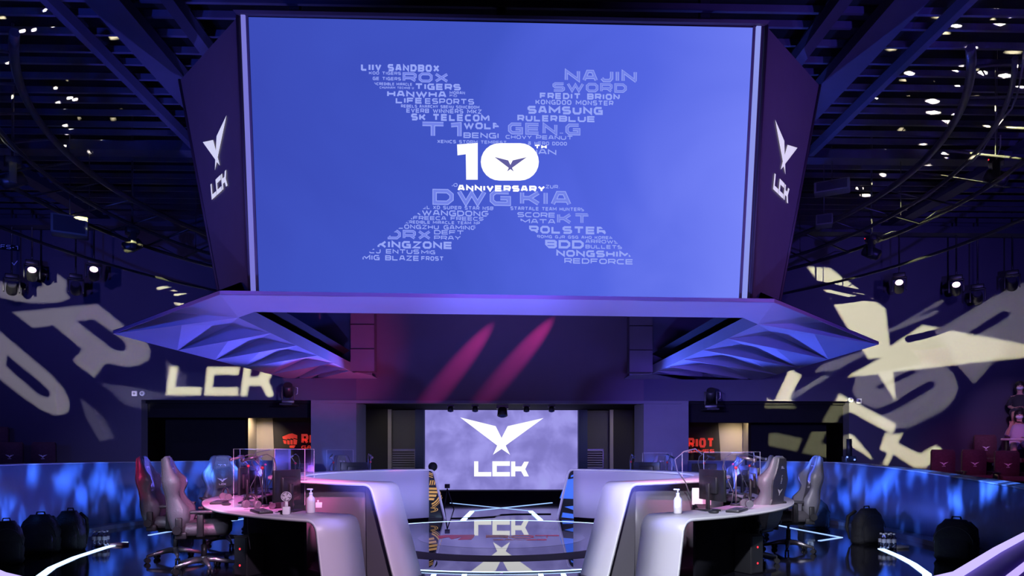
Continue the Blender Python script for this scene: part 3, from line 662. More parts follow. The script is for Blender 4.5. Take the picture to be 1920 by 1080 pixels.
wbuild(b, 'fist_and_letters_print', M['redprint'], pf)
# floor light strips
def strip(pts, w, label, m=None, px=True, z=.006):
    P3 = [Pz(a, c, 0) if px else Vector((a, c, 0)) for a, c in pts]
    b = MB()
    for a, c in zip(P3[:-1], P3[1:]):
        d = (c-a).normalized(); n = Vector((-d.y, d.x, 0))*w/2
        b.prism([a-n+Vector((0, 0, .001)), a+n+Vector((0, 0, .001)), c+n+Vector((0, 0, .001)), c-n+Vector((0, 0, .001))], (0, 0, z))
    return tag(b.build('light_strip', m or M['led']), label, 'light strip', 'blue light strips set in the floor')
strip([(-1.38, 18.6), (.66, 16), (.75, 13.75)], .05, 'thin blue floor strip crossing left to right before the lower screen', M['ledthin'], False)
strip([(1.38, 18.6), (-.66, 16), (-.75, 13.75)], .05, 'thin blue floor strip crossing right to left before the lower screen', M['ledthin'], False, .009)
strip([(-.68, 15.9), (-.77, 13.72)], .10, 'wide white floor strip behind the platform, left one', None, False, .012)
strip([(.68, 15.9), (.79, 13.72)], .10, 'wide white floor strip behind the platform, right one', None, False, .012)
for i, px in enumerate((812, 870, 1015, 1058)):
    x = (px-940)/FPX*7.5
    strip([(x, 7.62), (x*.985, 7.15)], .055, 'short pale floor strip at the front edge of the platform, %s of four' % ['first', 'second', 'third', 'last'][i], None, False)
def arcpts(c, r, a0, a1, n=24): return [(c[0]+r*math.cos(R(a0+(a1-a0)*i/n)), c[1]+r*math.sin(R(a0+(a1-a0)*i/n))) for i in range(n+1)]
strip([(-3.9, 5.9), (-4.6, 6.85), (-5.0, 7.5), (-5.3, 8.2), (-5.52, 9.0), (-5.66, 9.9), (-5.7, 10.5)], .09, 'curved white floor strip sweeping round at the lower left', None, False)
strip([(-5.8, 11.4), (-5.62, 12.5), (-5.3, 14.2)], .05, 'thin blue floor strip behind the left gaming chairs', M['ledthin'], False)
strip([(5.15, 13.0), (5.25, 12.0), (5.45, 10.8), (4.9, 10.4)], .05, 'thin blue floor strip with a bend beside the right bags', M['ledthin'], False)
strip([(4.2, 6.6), (4.75, 7.5), (5.02, 8.2), (5.2, 8.8), (5.36, 9.5)], .09, 'curved white floor strip sweeping round at the lower right', None, False)
# ================================================================== RING BARRIER
def barrier(side):
    C0 = (-.3, 11.6); r = 7.0; pts = []
    if side < 0:
        for k in range(41): a = R(198-k*(198-137)/40); pts.append((C0[0]+r*math.cos(a), C0[1]+r*math.sin(a), 1.17))
        pts = [(-6.4, 7.6, 1.12), (-6.75, 8.6, 1.15)]+pts[3:]
    else:
        for k in range(41): a = R(-8+k*(46+8)/40); pts.append((C0[0]+r*math.cos(a), C0[1]+r*math.sin(a), 1.16-.12*max(0, 1-k/16)))
        pts = [(5.9, 7.2, .90), (6.25, 8.2, .93), (6.48, 9.3, .98), (6.6, 10.1, 1.01)]+pts[1:]
    t = thing('curved_barrier', 'tall curved barrier washed in blue ripples, %s side of the stage' % ('left' if side < 0 else 'right'), 'barrier', (side*6.8, 11.6, 0))
    c = Vector((C0[0], C0[1], 0)); L = []; T = []; K = []
    for x, y, z in pts:
        n = (Vector((x, y, 0))-c).normalized()
        p = Vector((x, y, 0)); L.append([p-n*.0, p-n*.02+Vector((0, 0, .3)), p+n*.03+Vector((0, 0, z)), p+n*.30+Vector((0, 0, z)), p+n*.30])
        T.append([p+n*.015+Vector((0, 0, z)), p+n*.015+Vector((0, 0, z+.018)), p+n*.32+Vector((0, 0, z+.018)), p+n*.32+Vector((0, 0, z))])
        q = p-n*.30; K.append([q, q+Vector((0, 0, .07)), p-n*.012+Vector((0, 0, .07)), p-n*.012])
    wbuild(MB().loft(L), 'wall_body', M['ring'], t); wbuild(MB().loft(T, sm=False), 'cap', M['ringtop'], t); wbuild(MB().loft(K, sm=False), 'kerb', M['kerb'], t)
barrier(-1); barrier(1)
# foreground rail
def rail():
    base = [(-2.9, 3.6), (-2.3, 2.85), (-1.85, 2.38), (-1.45, 2.02), (-1.0, 1.7), (-.5, 1.5), (0, 1.42), (.5, 1.52), (.95, 1.7), (1.33, 1.96), (1.82, 2.46), (2.35, 2.98), (3.0, 3.55), (4.0, 4.2)]
    t = thing('front_rail', 'glowing violet curved rail in the near corners, edged with light strips', 'rail', (0, 1.4, 0)); c = Vector((0, 5.5, 0)); A = []; B = []; C2 = []; D = []
    for x, y in base:
        p = Vector((x, y, 0)); n = (p-c).normalized(); Z = Vector((0, 0, 1))
        A.append([p, p+Z*.99, p+n*.10+Z*.975, p+n*.30+Z*.90, p+n*.30])
        B.append([p-n*.012+Z*.985, p-n*.012+Z*1.003, p+n*.012+Z*1.003, p+n*.012+Z*.988])
        C2.append([p+n*.105+Z*.972, p+n*.105+Z*.984, p+n*.12+Z*.980, p+n*.12+Z*.967])
    wbuild(MB().loft(A), 'rail_body', mat('violet_gloss_rail', (.16, .09, .5), .5, noise=(4, .1), spec=0.15), t)
    wbuild(MB().loft(B, sm=False), 'edge_light', emi('rail_edge_led', (.50, .42, 1.0), 1.3), t); wbuild(MB().loft(C2, sm=False), 'lower_light', M['ledlav'], t)
rail()
spot('rail_glow', (0.6, 0.6, 2.4), (1.8, 2.2, 1.0), 3, (.35, .2, 1.0), 90, .8, .05)
# ================================================================== COUNTERS AND DESKS
def team(side):
    sd = 'left' if side < 0 else 'right'
    m = -side
    X = lambda x: x*(-side)*-1 if False else (x if side < 0 else -x)
    def EP(a, rx, ry, cy): return Vector((X(-rx*math.cos(R(a))), cy+ry*math.sin(R(a)), 0))
    def ribbon(a0, a1, i_, o_, zt, lean0, lean1, name, label, mtop, extra):
        """i_, o_: (rx, ry, cy) of inner/outer edge"""
        t = thing(name, label, 'desk' if 'desk' in name else 'counter', tuple(EP((a0+a1)/2, (i_[0]+o_[0])/2, (i_[1]+o_[1])/2, i_[2])))
        fr = []
        def endcap(a, sgn, lean):
            i0, o0 = EP(a, *i_), EP(a, *o_); i1, o1 = EP(a-sgn*1.5, *i_), EP(a-sgn*1.5, *o_)
            T = ((i0-i1).normalized()+(o0-o1).normalized()).normalized(); out = []
            prof = [(0, 0), (.035, -.003), (.07, -.014), (.10, -.034), (.125, -.065), (.143, -.11)]
            x0, zz = prof[-1]
            for k in range(1, 9): prof.append((x0+lean*k/8, zz+(-zt+.0-zz)*k/8))
            for a_, z_ in prof: out.append((i0+T*a_+Vector((0, 0, zt+z_)), o0+T*a_+Vector((0, 0, zt+z_))))
            return out, T
        e0, T0 = endcap(a0, -1, lean0); e1, T1 = endcap(a1, 1, lean1)
        n = 40
        mid = [(EP(a0+(a1-a0)*k/n, *i_)+Vector((0, 0, zt)), EP(a0+(a1-a0)*k/n, *o_)+Vector((0, 0, zt))) for k in range(1, n)]
        fr = list(reversed(e0))+mid+e1
        # solid sheet: offset loop
        th = .03; L = []
        for k, (i, o) in enumerate(fr):
            p = fr[max(k-1, 0)]; q = fr[min(k+1, len(fr)-1)]
            tv = ((q[0]-p[0])+(q[1]-p[1])).normalized(); wv = (o-i).normalized(); nn = tv.cross(wv).normalized()
            c = (i+o)/2
            ctr = Vector((0, 10.8, -0.2))
            if nn.z < 0 and abs(nn.z) > .05: nn = -nn
            L.append([i, o, o-nn*th, i-nn*th])
        mb = MB(); mb.sm = True
        V = L; bmx = mb
        for k in range(len(V)-1):
            a, c = V[k], V[k+1]
            for f0, f1 in ((0, 1), (1, 2), (2, 3), (3, 0)):
                mb.mi = 0 if (f0 in (0, 2)) else 1
                mb.face([a[f0], a[f1], c[f1], c[f0]])
        bmesh.ops.remove_doubles(mb.bm, verts=mb.bm.verts, dist=.0004)
        r_ = wbuild(mb, 'ribbon_top', [mtop, M['white']], t)
        extra(t, e0, e1, T0, T1)
        return t
    zt = 1.03
    I = (2.95, 3.40, 10.9); O = (3.45, 3.90, 10.9)
    def cx(t, e0, e1, T0, T1):
        # inner white panel
        n = 30; mb = MB(); a0, a1 = -64.5, 60.5
        L = []
        for k in range(n+1):
            a = a0+(a1-a0)*k/n; p = EP(a, I[0]+.03, I[1]+.03, I[2]); q = EP(a, I[0]+.07, I[1]+.07, I[2])
            L.append([p+Vector((0, 0, .05)), p+Vector((0, 0, zt-.03)), q+Vector((0, 0, zt-.03)), q+Vector((0, 0, .05))])
        wbuild(mb.loft(L), 'inner_panel', M['cpanel'], t)
        L = []
        for k in range(n+1):
            a = a0+(a1-a0)*k/n; p = EP(a, O[0]-.10, O[1]-.10, O[2]); q = EP(a, O[0]-.14, O[1]-.14, O[2])
            L.append([p, p+Vector((0, 0, zt-.03)), q+Vector((0, 0, zt-.03)), q])
        wbuild(MB().loft(L), 'outer_panel', M['dpanel'], t)
        # triangular cheeks under the sloping ends
        for ends, nm, frac, mm in ((e0, 'near', .2, M['dpanel']), (e1, 'far', .06, M['blackgloss'])):
            for fr_, m2 in ((.12, mm), (.8, M['dpanel'])):
                pts = []
                for i, o in ends: pts.append(i.lerp(o, fr_)-Vector((0, 0, .03 if i.z > .3 else 0)))
                base = ends[0][0].lerp(ends[0][1], fr_); base = Vector((base.x, base.y, 0))
                w = (ends[0][1]-ends[0][0]).normalized()
                poly = [base+Vector((0, 0, 0))]+pts
                # keep inside the sheet
                T_ = T0 if nm == 'near' else T1
                poly = [base]+[p-T_*.02 for p in pts]
                o_ = wbuild(MB().prism(poly, w*.03), 'end_cheek', m2, t)
        # self-glowing prints on the far inner cheek
        e = e1; fr_ = .12; ib = e[0][0].lerp(e[0][1], fr_); w = (e[0][1]-e[0][0]).normalized(); org = Vector((ib.x, ib.y, 0))-w*.006
        mb = MB()
        def tri_clip(poly):
            reg = [(0, 0), (.50, 0), (.12, zt-.10), (.0, zt-.04)]
            return clip(poly, reg)
        polys = []
        if side < 0:
            for r0, r1, cz_ in ((.30, .33, .62), (.35, .37, .62), (.39, .40, .62)):
                for k in range(14):
                    t0, t1 = R(-75+k*7), R(-75+(k+1)*7)
                    polys.append([(r0*math.cos(t0)*.9, cz_+r0*math.sin(t0)), (r1*math.cos(t0)*.9, cz_+r1*math.sin(t0)), (r1*math.cos(t1)*.9, cz_+r1*math.sin(t1)), (r0*math.cos(t1)*.9, cz_+r0*math.sin(t1))])
            for z_, w_ in ((.40, .12), (.47, .17), (.54, .20), (.61, .20)): polys.append([(.01, z_), (w_, z_-.01), (w_+.02, z_+.035), (.01, z_+.045)])
            for x_ in (.02, .07, .12): polys.append([(x_, .70), (x_+.025, .71), (x_+.05, .80), (x_+.02, .80)])
            for z_ in (.88, .92, .95): polys.append([(.0, z_), (.10, z_-.03), (.10, z_-.015), (.0, z_+.015)])
            for r0, r1 in ((.10, .12), (.15, .17)):
                for k in range(12):
                    t0, t1 = R(-90+k*15), R(-90+(k+1)*15)
                    polys.append([(.05+r0*math.cos(t0), .20+.3*r0*math.sin(t0)), (.05+r1*math.cos(t0), .20+.3*r1*math.sin(t0)), (.05+r1*math.cos(t1), .20+.3*r1*math.sin(t1)), (.05+r0*math.cos(t1), .20+.3*r0*math.sin(t1))])
            pm = M['gold']
        else:
            polys = [[(.0, .42), (.40, .42), (.22, .80), (.0, .84)], [(.0, .02), (.28, .03), (.26, .13), (.0, .11)], [(.0, .19), (.22, .25), (.0, .28)], [(0, .88), (.07, .86), (.06, .90), (0, .92)]]
            pm = M['blueprint']
        for p in polys:
            c_ = tri_clip(p)
            if len(c_) < 3: c_ = tri_clip(list(reversed(p)))
            if len(c_) >= 3: mb.face([org+T1*a+Vector((0, 0, c2)) for a, c2 in c_])
        wbuild(mb, 'printed_graphic', pm, t)
    ribbon(-64.5, 60.5, I, O, zt, .30, .24, 'presenter_counter', 'curved white ribbon counter around the %s half of the round stage' % sd, M['ribbon'], cx)
    ID = (3.50, 4.10, 10.6); OD = (4.12, 4.70, 10.6); zd = .74
    def dx(t, e0, e1, T0, T1):
        n = 24; L = []
        for k in range(n+1):
            a = -56+(112)*k/n; p = EP(a, ID[0]+.10, ID[1]+.10, ID[2]); q = EP(a, ID[0]+.13, ID[1]+.13, ID[2])
            L.append([p+Vector((0, 0, .02)), p+Vector((0, 0, zd-.03)), q+Vector((0, 0, zd-.03)), q+Vector((0, 0, .02))])
        wbuild(MB().loft(L), 'modesty_panel', M['black'], t)
    ribbon(-64, 50, ID, OD, zd, .10, .10, 'player_desk', 'long curved satin player desk on the %s side of the stage' % sd, M['desk'] if False else M['ribbon'], dx)
    return EP
EPL = team(-1); EPR = team(1)
# ================================================================== GAMING CHAIR
def gaming_chair(o):
    # heading +Y local
    b = MB()
    for k in range(5):
        a = 2*PI*k/5+.3; d = Vector((math.cos(a), math.sin(a), 0))
        b.tube([Vector((0, 0, .13)), d*.12+Vector((0, 0, .125)), d*.33+Vector((0, 0, .085))], .03, 8, [.035, .03, .018])
    b.cyl((0, 0, .09), (0, 0, .17), .045, .04, 14); base = b.build('star_base', M['metal'], o)
    for k in range(5):
        a = 2*PI*k/5+.3; d = Vector((math.cos(a), math.sin(a), 0)); n = Vector((-d.y, d.x, 0)); c = d*.335+Vector((0, 0, .032))
        MB().cyl(c-n*.028, c-n*.008, .032, n=14).cyl(c+n*.008, c+n*.028, .032, n=14).cyl(c+Vector((0, 0, .01)), c+Vector((0, 0, .06)), .012, n=8).build('caster', M['plastic'], base)
    MB().cyl((0, 0, .15), (0, 0, .30), .03, n=14).cyl((0, 0, .28), (0, 0, .40), .018, n=12).build('gas_lift', M['plastic'], o)
    MB().rbox((0, -.01, .40), (.26, .34, .05), .015).rbox((0, -.2, .42), (.34, .10, .06), .02).build('mechanism', M['plastic'], o)
    # seat: dished cushion with raised sides
    L = []
    for k in range(11):
        t = k/10; y = -.24+.52*t; w = .26-.03*abs(t-.5)-(.03 if k in (0, 10) else 0); h = .0+(.012 if t > .7 else 0)
        zt = .52+.01*math.sin(t*PI); e = .05 if 0 < k < 10 else .02
        L.append([(-w, y, .43), (-w-.01, y, .47), (-w+.01, y, zt+e), (-w+.07, y, zt+e*.8), (-w+.12, y, zt), (w-.12, y, zt), (w-.07, y, zt+e*.8), (w-.01, y, zt+e), (w+.01, y, .47), (w, y, .43)])
    seat = MB().loft(L).build('seat', M['leather'], o)
    MB().rbox((0, .05, .532), (.24, .40, .012), .005).build('seat_inset', M['leatherg'], seat)
    # backrest
    prof = [(.0, .19, .05, .05), (.06, .235, .06, .10), (.16, .27, .07, .155), (.26, .265, .07, .15), (.36, .22, .065, .09), (.44, .235, .06, .07), (.53, .275, .06, .12), (.60, .27, .06, .115), (.67, .215, .055, .07), (.74, .17, .05, .045), (.80, .155, .045, .035), (.85, .13, .035, .02), (.87, .09, .015, .005)]
    tilt = R(10); M4 = Matrix.Translation((0, -.23, .46)) @ Matrix.Rotation(-tilt*-1, 4, 'X')
    L = []; cen = []
    for z, w, th, f in prof:
        l = [(-w*.8, -th, z), (-w, -.01, z), (-w-.012, f*.5, z), (-w+.015, f, z), (-w+.05, f*.85, z), (-w*.55, .02, z), (w*.55, .02, z), (w-.05, f*.85, z), (w-.015, f, z), (w+.012, f*.5, z), (w, -.01, z), (w*.8, -th, z)]
        L.append([M4 @ Vector(p) for p in l])
    back = MB().loft(L).build('backrest', M['leatherg'], o)
    # dark inset down the middle, front and shell behind
    LF = [[M4 @ Vector(p) for p in ((-w*.58, .018, z), (-w*.56, .032, z), (w*.56, .032, z), (w*.58, .018, z))] for z, w, th, f in prof[1:-1]]
    MB().loft(LF, sm=False).build('front_inset', M['leather'], back)
    LB = [[M4 @ Vector(p) for p in ((-w*.82, -th*.9, z), (-w*.78, -th-.012, z), (w*.78, -th-.012, z), (w*.82, -th*.9, z))] for z, w, th, f in prof[:-1]]
    MB().loft(LB, sm=False).build('back_shell', M['leather'], back)
    f = lambda s, zc_, yy: (lambda x, y: M4 @ Vector((x*s*(-1 if yy < 0 else 1)*-1, yy, zc_+y*s)))
    b = MB(); g = f(.15, .50, .036); flat(b, [BIRD]+LCK, lambda x, y: M4 @ Vector((-x*.15, .036, .47+y*.15)))
    for q in word('T1', .11, .03, .25): b.face([M4 @ Vector((.055-a, .036, .70+c)) for a, c in q])
    b.build('front_mark', M['logoprint'], back)
    b = MB(); flat(b, [BIRD], lambda x, y: M4 @ Vector((x*.15, -.082, .42+y*.15*1.3)))
    for p in LCK: b.face([M4 @ Vector((-(-(y+.22))*.16*-1*-1-.0, -.082, .60-x*.16)) for x, y in p])
    for q in word('SL', .10, .03, .25): b.face([M4 @ Vector((-.05+a, -.070, .73+c)) for a, c in q])
    b.build('back_mark', M['logoprint'], back)
    for s in (-1, 1):
        MB().rbox((s*.285, -.20, .44), (.03, .12, .08), .012).rbox((s*.29, -.22, .54), (.03, .07, .20), .012, Matrix()).cyl((s*.285, -.235, .50), (s*.33, -.235, .50), .05, .045, 16).build('recline_knob', M['plastic'], o)
        a = MB(); a.rbox((s*.31, .0, .55), (.05, .07, .26), .015).rbox((s*.24, .0, .43), (.16, .08, .025), .01).build('armrest_post', M['plastic'], o)
        MB().rbox((s*.31, .03, .70), (.10, .27, .035), .015).build('arm_pad', M['leather'], o)
def chair(x, y, hx, hy, label):
    rz = math.atan2(-hx, hy)
    return spawn('gaming_chair', gaming_chair, label, 'chair', (x, y, 0), rz, 'gaming chairs at the player desks')
chair(-3.42, 7.95, .96, .28, 'grey and charcoal gaming chair nearest the camera at the left player desk, seen side on')
chair(-4.12, 8.75, .97, .20, 'gaming chair half hidden behind the nearest left chair, back edge lit crimson')
chair(-4.02, 10.1, .55, -.83, 'gaming chair turned to face the camera behind the left acrylic screen')
chair(-4.22, 12.2, .95, .10, 'gaming chair seen edge on behind the left monitor')
chair(-3.35, 14.7, .4, -.92, 'far left gaming chair seen through the small acrylic screen')
chair(3.05, 8.35, -.72, .70, 'gaming chair nearest the camera at the right desk, back with white bird mark toward us')
chair(3.95, 9.3, -.99, .12, 'gaming chair in profile at right, between the near chair and the bag with G mark')
chair(3.95, 10.9, -.85, .5, 'gaming chair directly behind the near right one, only its top showing')
chair(4.0, 12.3, -.95, -.1, 'pale edged gaming chair seen edge on through the right acrylic screen')
chair(3.35, 14.6, -.5, -.86, 'far right gaming chair standing out black before the violet pillar')
# ================================================================== THINGS ON THE DESKS
zd = .741
def monitor(o):                                   # screen faces -Y local
    MB().rbox((0, 0, .27), (.56, .03, .33), .008).rbox((0, .025, .27), (.30, .03, .18), .01).build('panel', M['mondark'], o)
    MB().box((0, -.0155, .27), (.535, .002, .305)).build('display', mat('dark_display', (.012, .012, .02), .15), o)
    MB().rbox((0, .05, .15), (.06, .025, .28), .006).build('stand_neck', M['plastic'], o)
    MB().rbox((0, .05, .008), (.24, .18, .015), .006).build('stand_foot', M['plastic'], o)
def keyboard(o):
    b = MB().rbox((0, 0, .012), (.40, .14, .022), .006); k_ = b.build('case', M['plastic'], o)
    b = MB()
    for r_ in range(5):
        for c in range(14): b.box((-.18+c*.0277, -.05+r_*.025, .026), (.023, .020, .008))
    b.build('keys', M['metal'], o)
def mouse(o):
    MB().ball((0, 0, .015), (.03, .055, .02), 10).build('shell', M['plastic'], o); MB().cyl((-.004, .025, .033), (.004, .025, .033), .008, n=10).build('wheel', M['metal'], o)
def headset(o):
    b = MB(); b.tube([Vector((.085*math.cos(t), 0, .075+.09*math.sin(t))) for t in [PI*i/10 for i in range(11)]], .011, 8); b.build('headband', M['plastic'], o)
    for s in (-1, 1): MB().cyl((s*.065, 0, .06), (s*.10, 0, .055), .045, .04, 16).cyl((s*.055, 0, .06), (s*.068, 0, .06), .04, .045, 16).build('ear_cup', M['leatherg'], o)
    MB().tube([(-.09, 0, .05), (-.09, .06, .02), (-.05, .12, .015)], .004, 6).ball((-.05, .125, .015), .009, 6).build('boom', M['plastic'], o)
def mic(o):
    MB().cyl((0, 0, 0), (0, 0, .02), .07, .065, 18).build('foot', M['dmetal'], o)
    MB().tube([(0, 0, .02), (0, 0, .44)], .009, 8).tube([(0, 0, .44), (-.10, .02, .55)], .008, 8).build('stand_rod', M['metal'], o)
    MB().tube([(-.20, .03, .53), (-.05, .02, .57)], .017, 10).ball((-.21, .03, .528), .026, 8).build('microphone', M['metal'], o)
    MB().ball((0, 0, .44), .02, 8).build('red_clamp', mat('red_clamp_paint', (.6, .03, .05), .4), o)
    MB().tube([(-.05, .02, .57), (.05, .02, .60), (.13, .01, .55), (.15, 0, .44), (.10, 0, .30), (.03, 0, .16), (.05, 0, .02)], .006, 6).build('cable', M['cable'], o)
def pc(o):
    MB().rbox((0, 0, .22), (.20, .42, .44), .012).build('case', M['plastic'], o)
    MB().box((.0, -.212, .22), (.17, .006, .40)).build('front_mesh', M['dmetal'], o)
    for z in (.12, .30): MB().cyl((0, -.214, z), (0, -.218, z), .012, n=14).build('fan_light', M['redled'], o)
ANG = (-52, -30, -7, 16, 39); ORD = ['nearest', 'second', 'middle', 'fourth', 'farthest']
for side, EP in ((-1, EPL), (1, EPR)):
    sd = 'left' if side < 0 else 'right'
    for i, a in enumerate(ANG):
        pm = EP(a, 3.66, 4.26, 10.6); pk = EP(a+1, 3.93, 4.50, 10.6); c = Vector((0, 10.6, 0))
        nrm = (pk-pm).normalized(); rz = math.atan2(nrm.x, -nrm.y)
        tw = (-.75 if side < 0 else .75) if i == 0 else 0
        w = ORD[i]
        spawn('monitor', monitor, 'black monitor on the %s player desk, %s to the camera' % (sd, w), 'monitor', (pm.x, pm.y, zd), rz+tw, 'monitors on the player desks')
        spawn('keyboard', keyboard, 'keyboard at the %s player desk, %s place from the camera' % (sd, w), 'keyboard', (pk.x, pk.y, zd), rz, 'keyboards on the player desks')
        pq = EP(a-4.5, 3.9, 4.47, 10.6); spawn('mouse', mouse, 'mouse at the %s player desk, %s place from the camera' % (sd, w), 'mouse', (pq.x, pq.y, zd), rz, 'mice on the player desks')
        ph = EP(a+6.5, 3.85, 4.42, 10.6); spawn('headset', headset, 'headset lying on the %s player desk, %s place from the camera' % (sd, w), 'headset', (ph.x, ph.y, zd), rz+.6, 'headsets on the player desks')
    for i, a in enumerate((-40, -20, -2, 14, 30, 44)):
        pp = EP(a, 3.58, 4.18, 10.6)
        spawn('microphone_stand', mic, 'table microphone on a thin stand, %s side, %s from the camera' % (sd, ['first', 'second', 'third', 'fourth', 'fifth', 'last'][i]), 'microphone', (pp.x, pp.y, zd), (.3 if side < 0 else PI-.5)+i*.35, 'microphones on the player desks')
    pp = EP(-42, 3.72, 4.25, 10.6); spawn('computer_case', pc, 'black computer case with red lights on the floor under the %s desk' % sd, 'computer', (pp.x, pp.y, 0), .5*side, 'computers under the desks')
# lit sheet-like display on right desk
# acrylic screens
def acrylic(p, q, z0, z1, label):
    p = Vector(p); q = Vector(q); d = (q-p); L = d.length; rz = math.atan2(d.y, d.x)
    o = thing('acrylic_screen', label, 'screen', (p.x, p.y, z0), rz, 'clear acrylic screens on the desks'); h = z1-z0
    MB().box((L/2, 0, h/2), (L-.012, .006, h-.006)).build('sheet', M['acrylic'], o)
    b = MB(); b.box((.002, 0, h/2), (.004, .0065, h)); b.box((L-.002, 0, h/2), (.004, .0065, h)); b.box((L/2, 0, h-.001), (L, .0065, .002)); b.build('polished_edge', M['edge'], o)
    b = MB()
    for t in (.2, .8): b.box((L*t, 0, .012), (.06, .06, .024))
    b.build('foot', M['dmetal'], o)
def pt(px, d): return ((px-940)/FPX*d, d)
acrylic(pt(443, 7.75), pt(575, 8.1), zd, 1.40, 'large clear acrylic screen standing on the near left desk')
acrylic(pt(455, 9.6), pt(592, 9.9), zd, 1.41, 'clear acrylic screen just behind the large one on the left desk')
acrylic(pt(519, 8.9), pt(548, 9.9), zd, 1.41, 'narrow acrylic divider with green tag behind the left monitor')
acrylic(pt(615, 13.6), pt(664, 13.9), zd, 1.42, 'small clear acrylic screen at the far left desk before a chair')
acrylic(pt(1281, 8.7), pt(1430, 8.5), zd, 1.37, 'large clear acrylic screen standing on the near right desk')
acrylic(pt(1322, 10.3), pt(1418, 10.0), zd, 1.36, 'clear acrylic screen just behind the large one on the right desk')
acrylic(pt(1206, 13.6), pt(1262, 13.4), zd, 1.36, 'small clear acrylic screen at the far right desk before the pillar')
# hand sanitiser, fans
def sanit(o):
    L = []
    for z, r_ in ((0, .036), (.01, .04), (.13, .04), (.15, .034), (.165, .018), (.18, .016)):
        L.append([(r_*math.cos(2*PI*k/16), r_*math.sin(2*PI*k/16), z) for k in range(16)])
    MB().loft(L).build('bottle', M['sanit'], o)
    MB().cyl((0, 0, .18), (0, 0, .20), .017, n=12).cyl((0, 0, .20), (0, 0, .225), .006, n=8).rbox((.012, 0, .232), (.06, .02, .014), .005).build('pump', M['white'], o)
def dpt(px, py): return tuple(Pz(px, py, zd))
spawn('sanitizer_bottle', sanit, 'white hand sanitizer pump bottle on the near end of the left desk', 'bottle', dpt(583, 962), 2.8, None, 1.05)
spawn('sanitizer_bottle', sanit, 'white hand sanitizer pump bottle on the near end of the right desk', 'bottle', dpt(1271, 963), 2.6, None, 1.05)
fan = thing('desk_fan', 'small white round fan on a stand on the near left desk', 'fan', dpt(537, 965), .1)
MB().rbox((0, 0, .04), (.07, .06, .08), .01).build('base', M['white'], fan); MB().cyl((0, 0, .08), (0, 0, .135), .018, .014, 12).build('handle', M['white'], fan)
b = MB(); b.cyl((0, -.015, .18), (0, .015, .18), .048, n=24, cap=False)
for r_ in (.048, .036, .024, .012):
    b.tube([(r_*math.cos(2*PI*k/20), -.016, .18+r_*math.sin(2*PI*k/20)) for k in range(21)], .0022, 5)
for k in range(8): b.tube([(0, -.016, .18), (.048*math.cos(PI*k/4), -.016, .18+.048*math.sin(PI*k/4))], .002, 5)
b.build('cage', M['white'], fan)
b = MB()
for k in range(4):
    a = PI*k/2; b.face([(0, 0, .18), (.04*math.cos(a), -.004, .18+.04*math.sin(a)), (.04*math.cos(a+.9), .006, .18+.04*math.sin(a+.9))])
b.cyl((0, -.008, .18), (0, .01, .18), .011, n=12); b.build('blades', M['white'], fan)
fan2 = thing('desk_fan', 'clear round desk fan behind the left acrylic screen', 'fan', ((463-940)/FPX*8.6, 8.6, zd), .3)
MB().cyl((0, 0, 0), (0, 0, .012), .05, n=16).cyl((0, 0, .01), (0, 0, .17), .008, n=8).build('stand', M['metal'], fan2)
b = MB()
for r_ in (.055, .035, .015): b.tube([(r_*math.cos(2*PI*k/20), -.016, .22+r_*math.sin(2*PI*k/20)) for k in range(21)], .003, 5)
b.cyl((0, -.012, .22), (0, .012, .22), .05, n=20); b.build('cage', M['metal'], fan2)
sb = thing('small_box', 'little white carton beside the left sanitizer bottle', 'box', dpt(598, 952), .2)
MB().rbox((0, 0, .03), (.07, .05, .06), .004).build('carton', M['white'], sb)
MB().cyl((-.01, 0, .06), (-.01, 0, .085), .01, n=10).build('nozzle', M['white'], sb)
# glove-like device and camera clutter on left desk
cmz = thing('handheld_camera', 'dark small camera lying on the near left desk beside the fan', 'camera', dpt(516, 953), .5)
MB().rbox((0, 0, .035), (.12, .07, .07), .01).build('body', M['plastic'], cmz); MB().cyl((-.02, -.03, .035), (-.05, -.10, .035), .03, .033, 16).build('lens', M['metal'], cmz)
MB().tube([(-.05, 0, .03), (-.14, -.02, .01), (-.25, -.10, .0), (-.33, -.26, -.02), (-.33, -.30, -.2), (-.30, -.26, -.4)], .004, 6).build('cord', M['cable'], cmz)
pd = thing('paper_panel', 'bright white lit panel behind the near right monitor', 'panel', ((1318-940)/FPX*8.0, 8.0, zd), -.3)
MB().rbox((0, 0, .10), (.22, .012, .20), .004).build('board', M['white'], pd); MB().box((0, .03, .005), (.16, .08, .01)).build('stand', M['plastic'], pd)
for i, (sx, px0, px1) in enumerate(((-1, 0, 0), (1, 0, 0))):
    c = thing('cable_loop', 'black cable arching up from the %s near desk' % ('left' if sx < 0 else 'right'), 'cable', ((1288-940)/FPX*7.6 if sx > 0 else (498-940)/FPX*9.5, 7.6 if sx > 0 else 9.5, zd))
    pts = [(.06, 0, .10), (0, 0, .28), (-.10, 0, .42), (-.12, 0, .54), (-.02, 0, .63), (.12, .05, .66), (.2, .05, .60)] if sx > 0 else [(0, 0, 0), (-.05, 0, .30), (-.16, 0, .48), (-.10, 0, .62), (.10, 0, .66)]
    MB().tube(pts, .008, 6).build('cord', M['cable'], c)
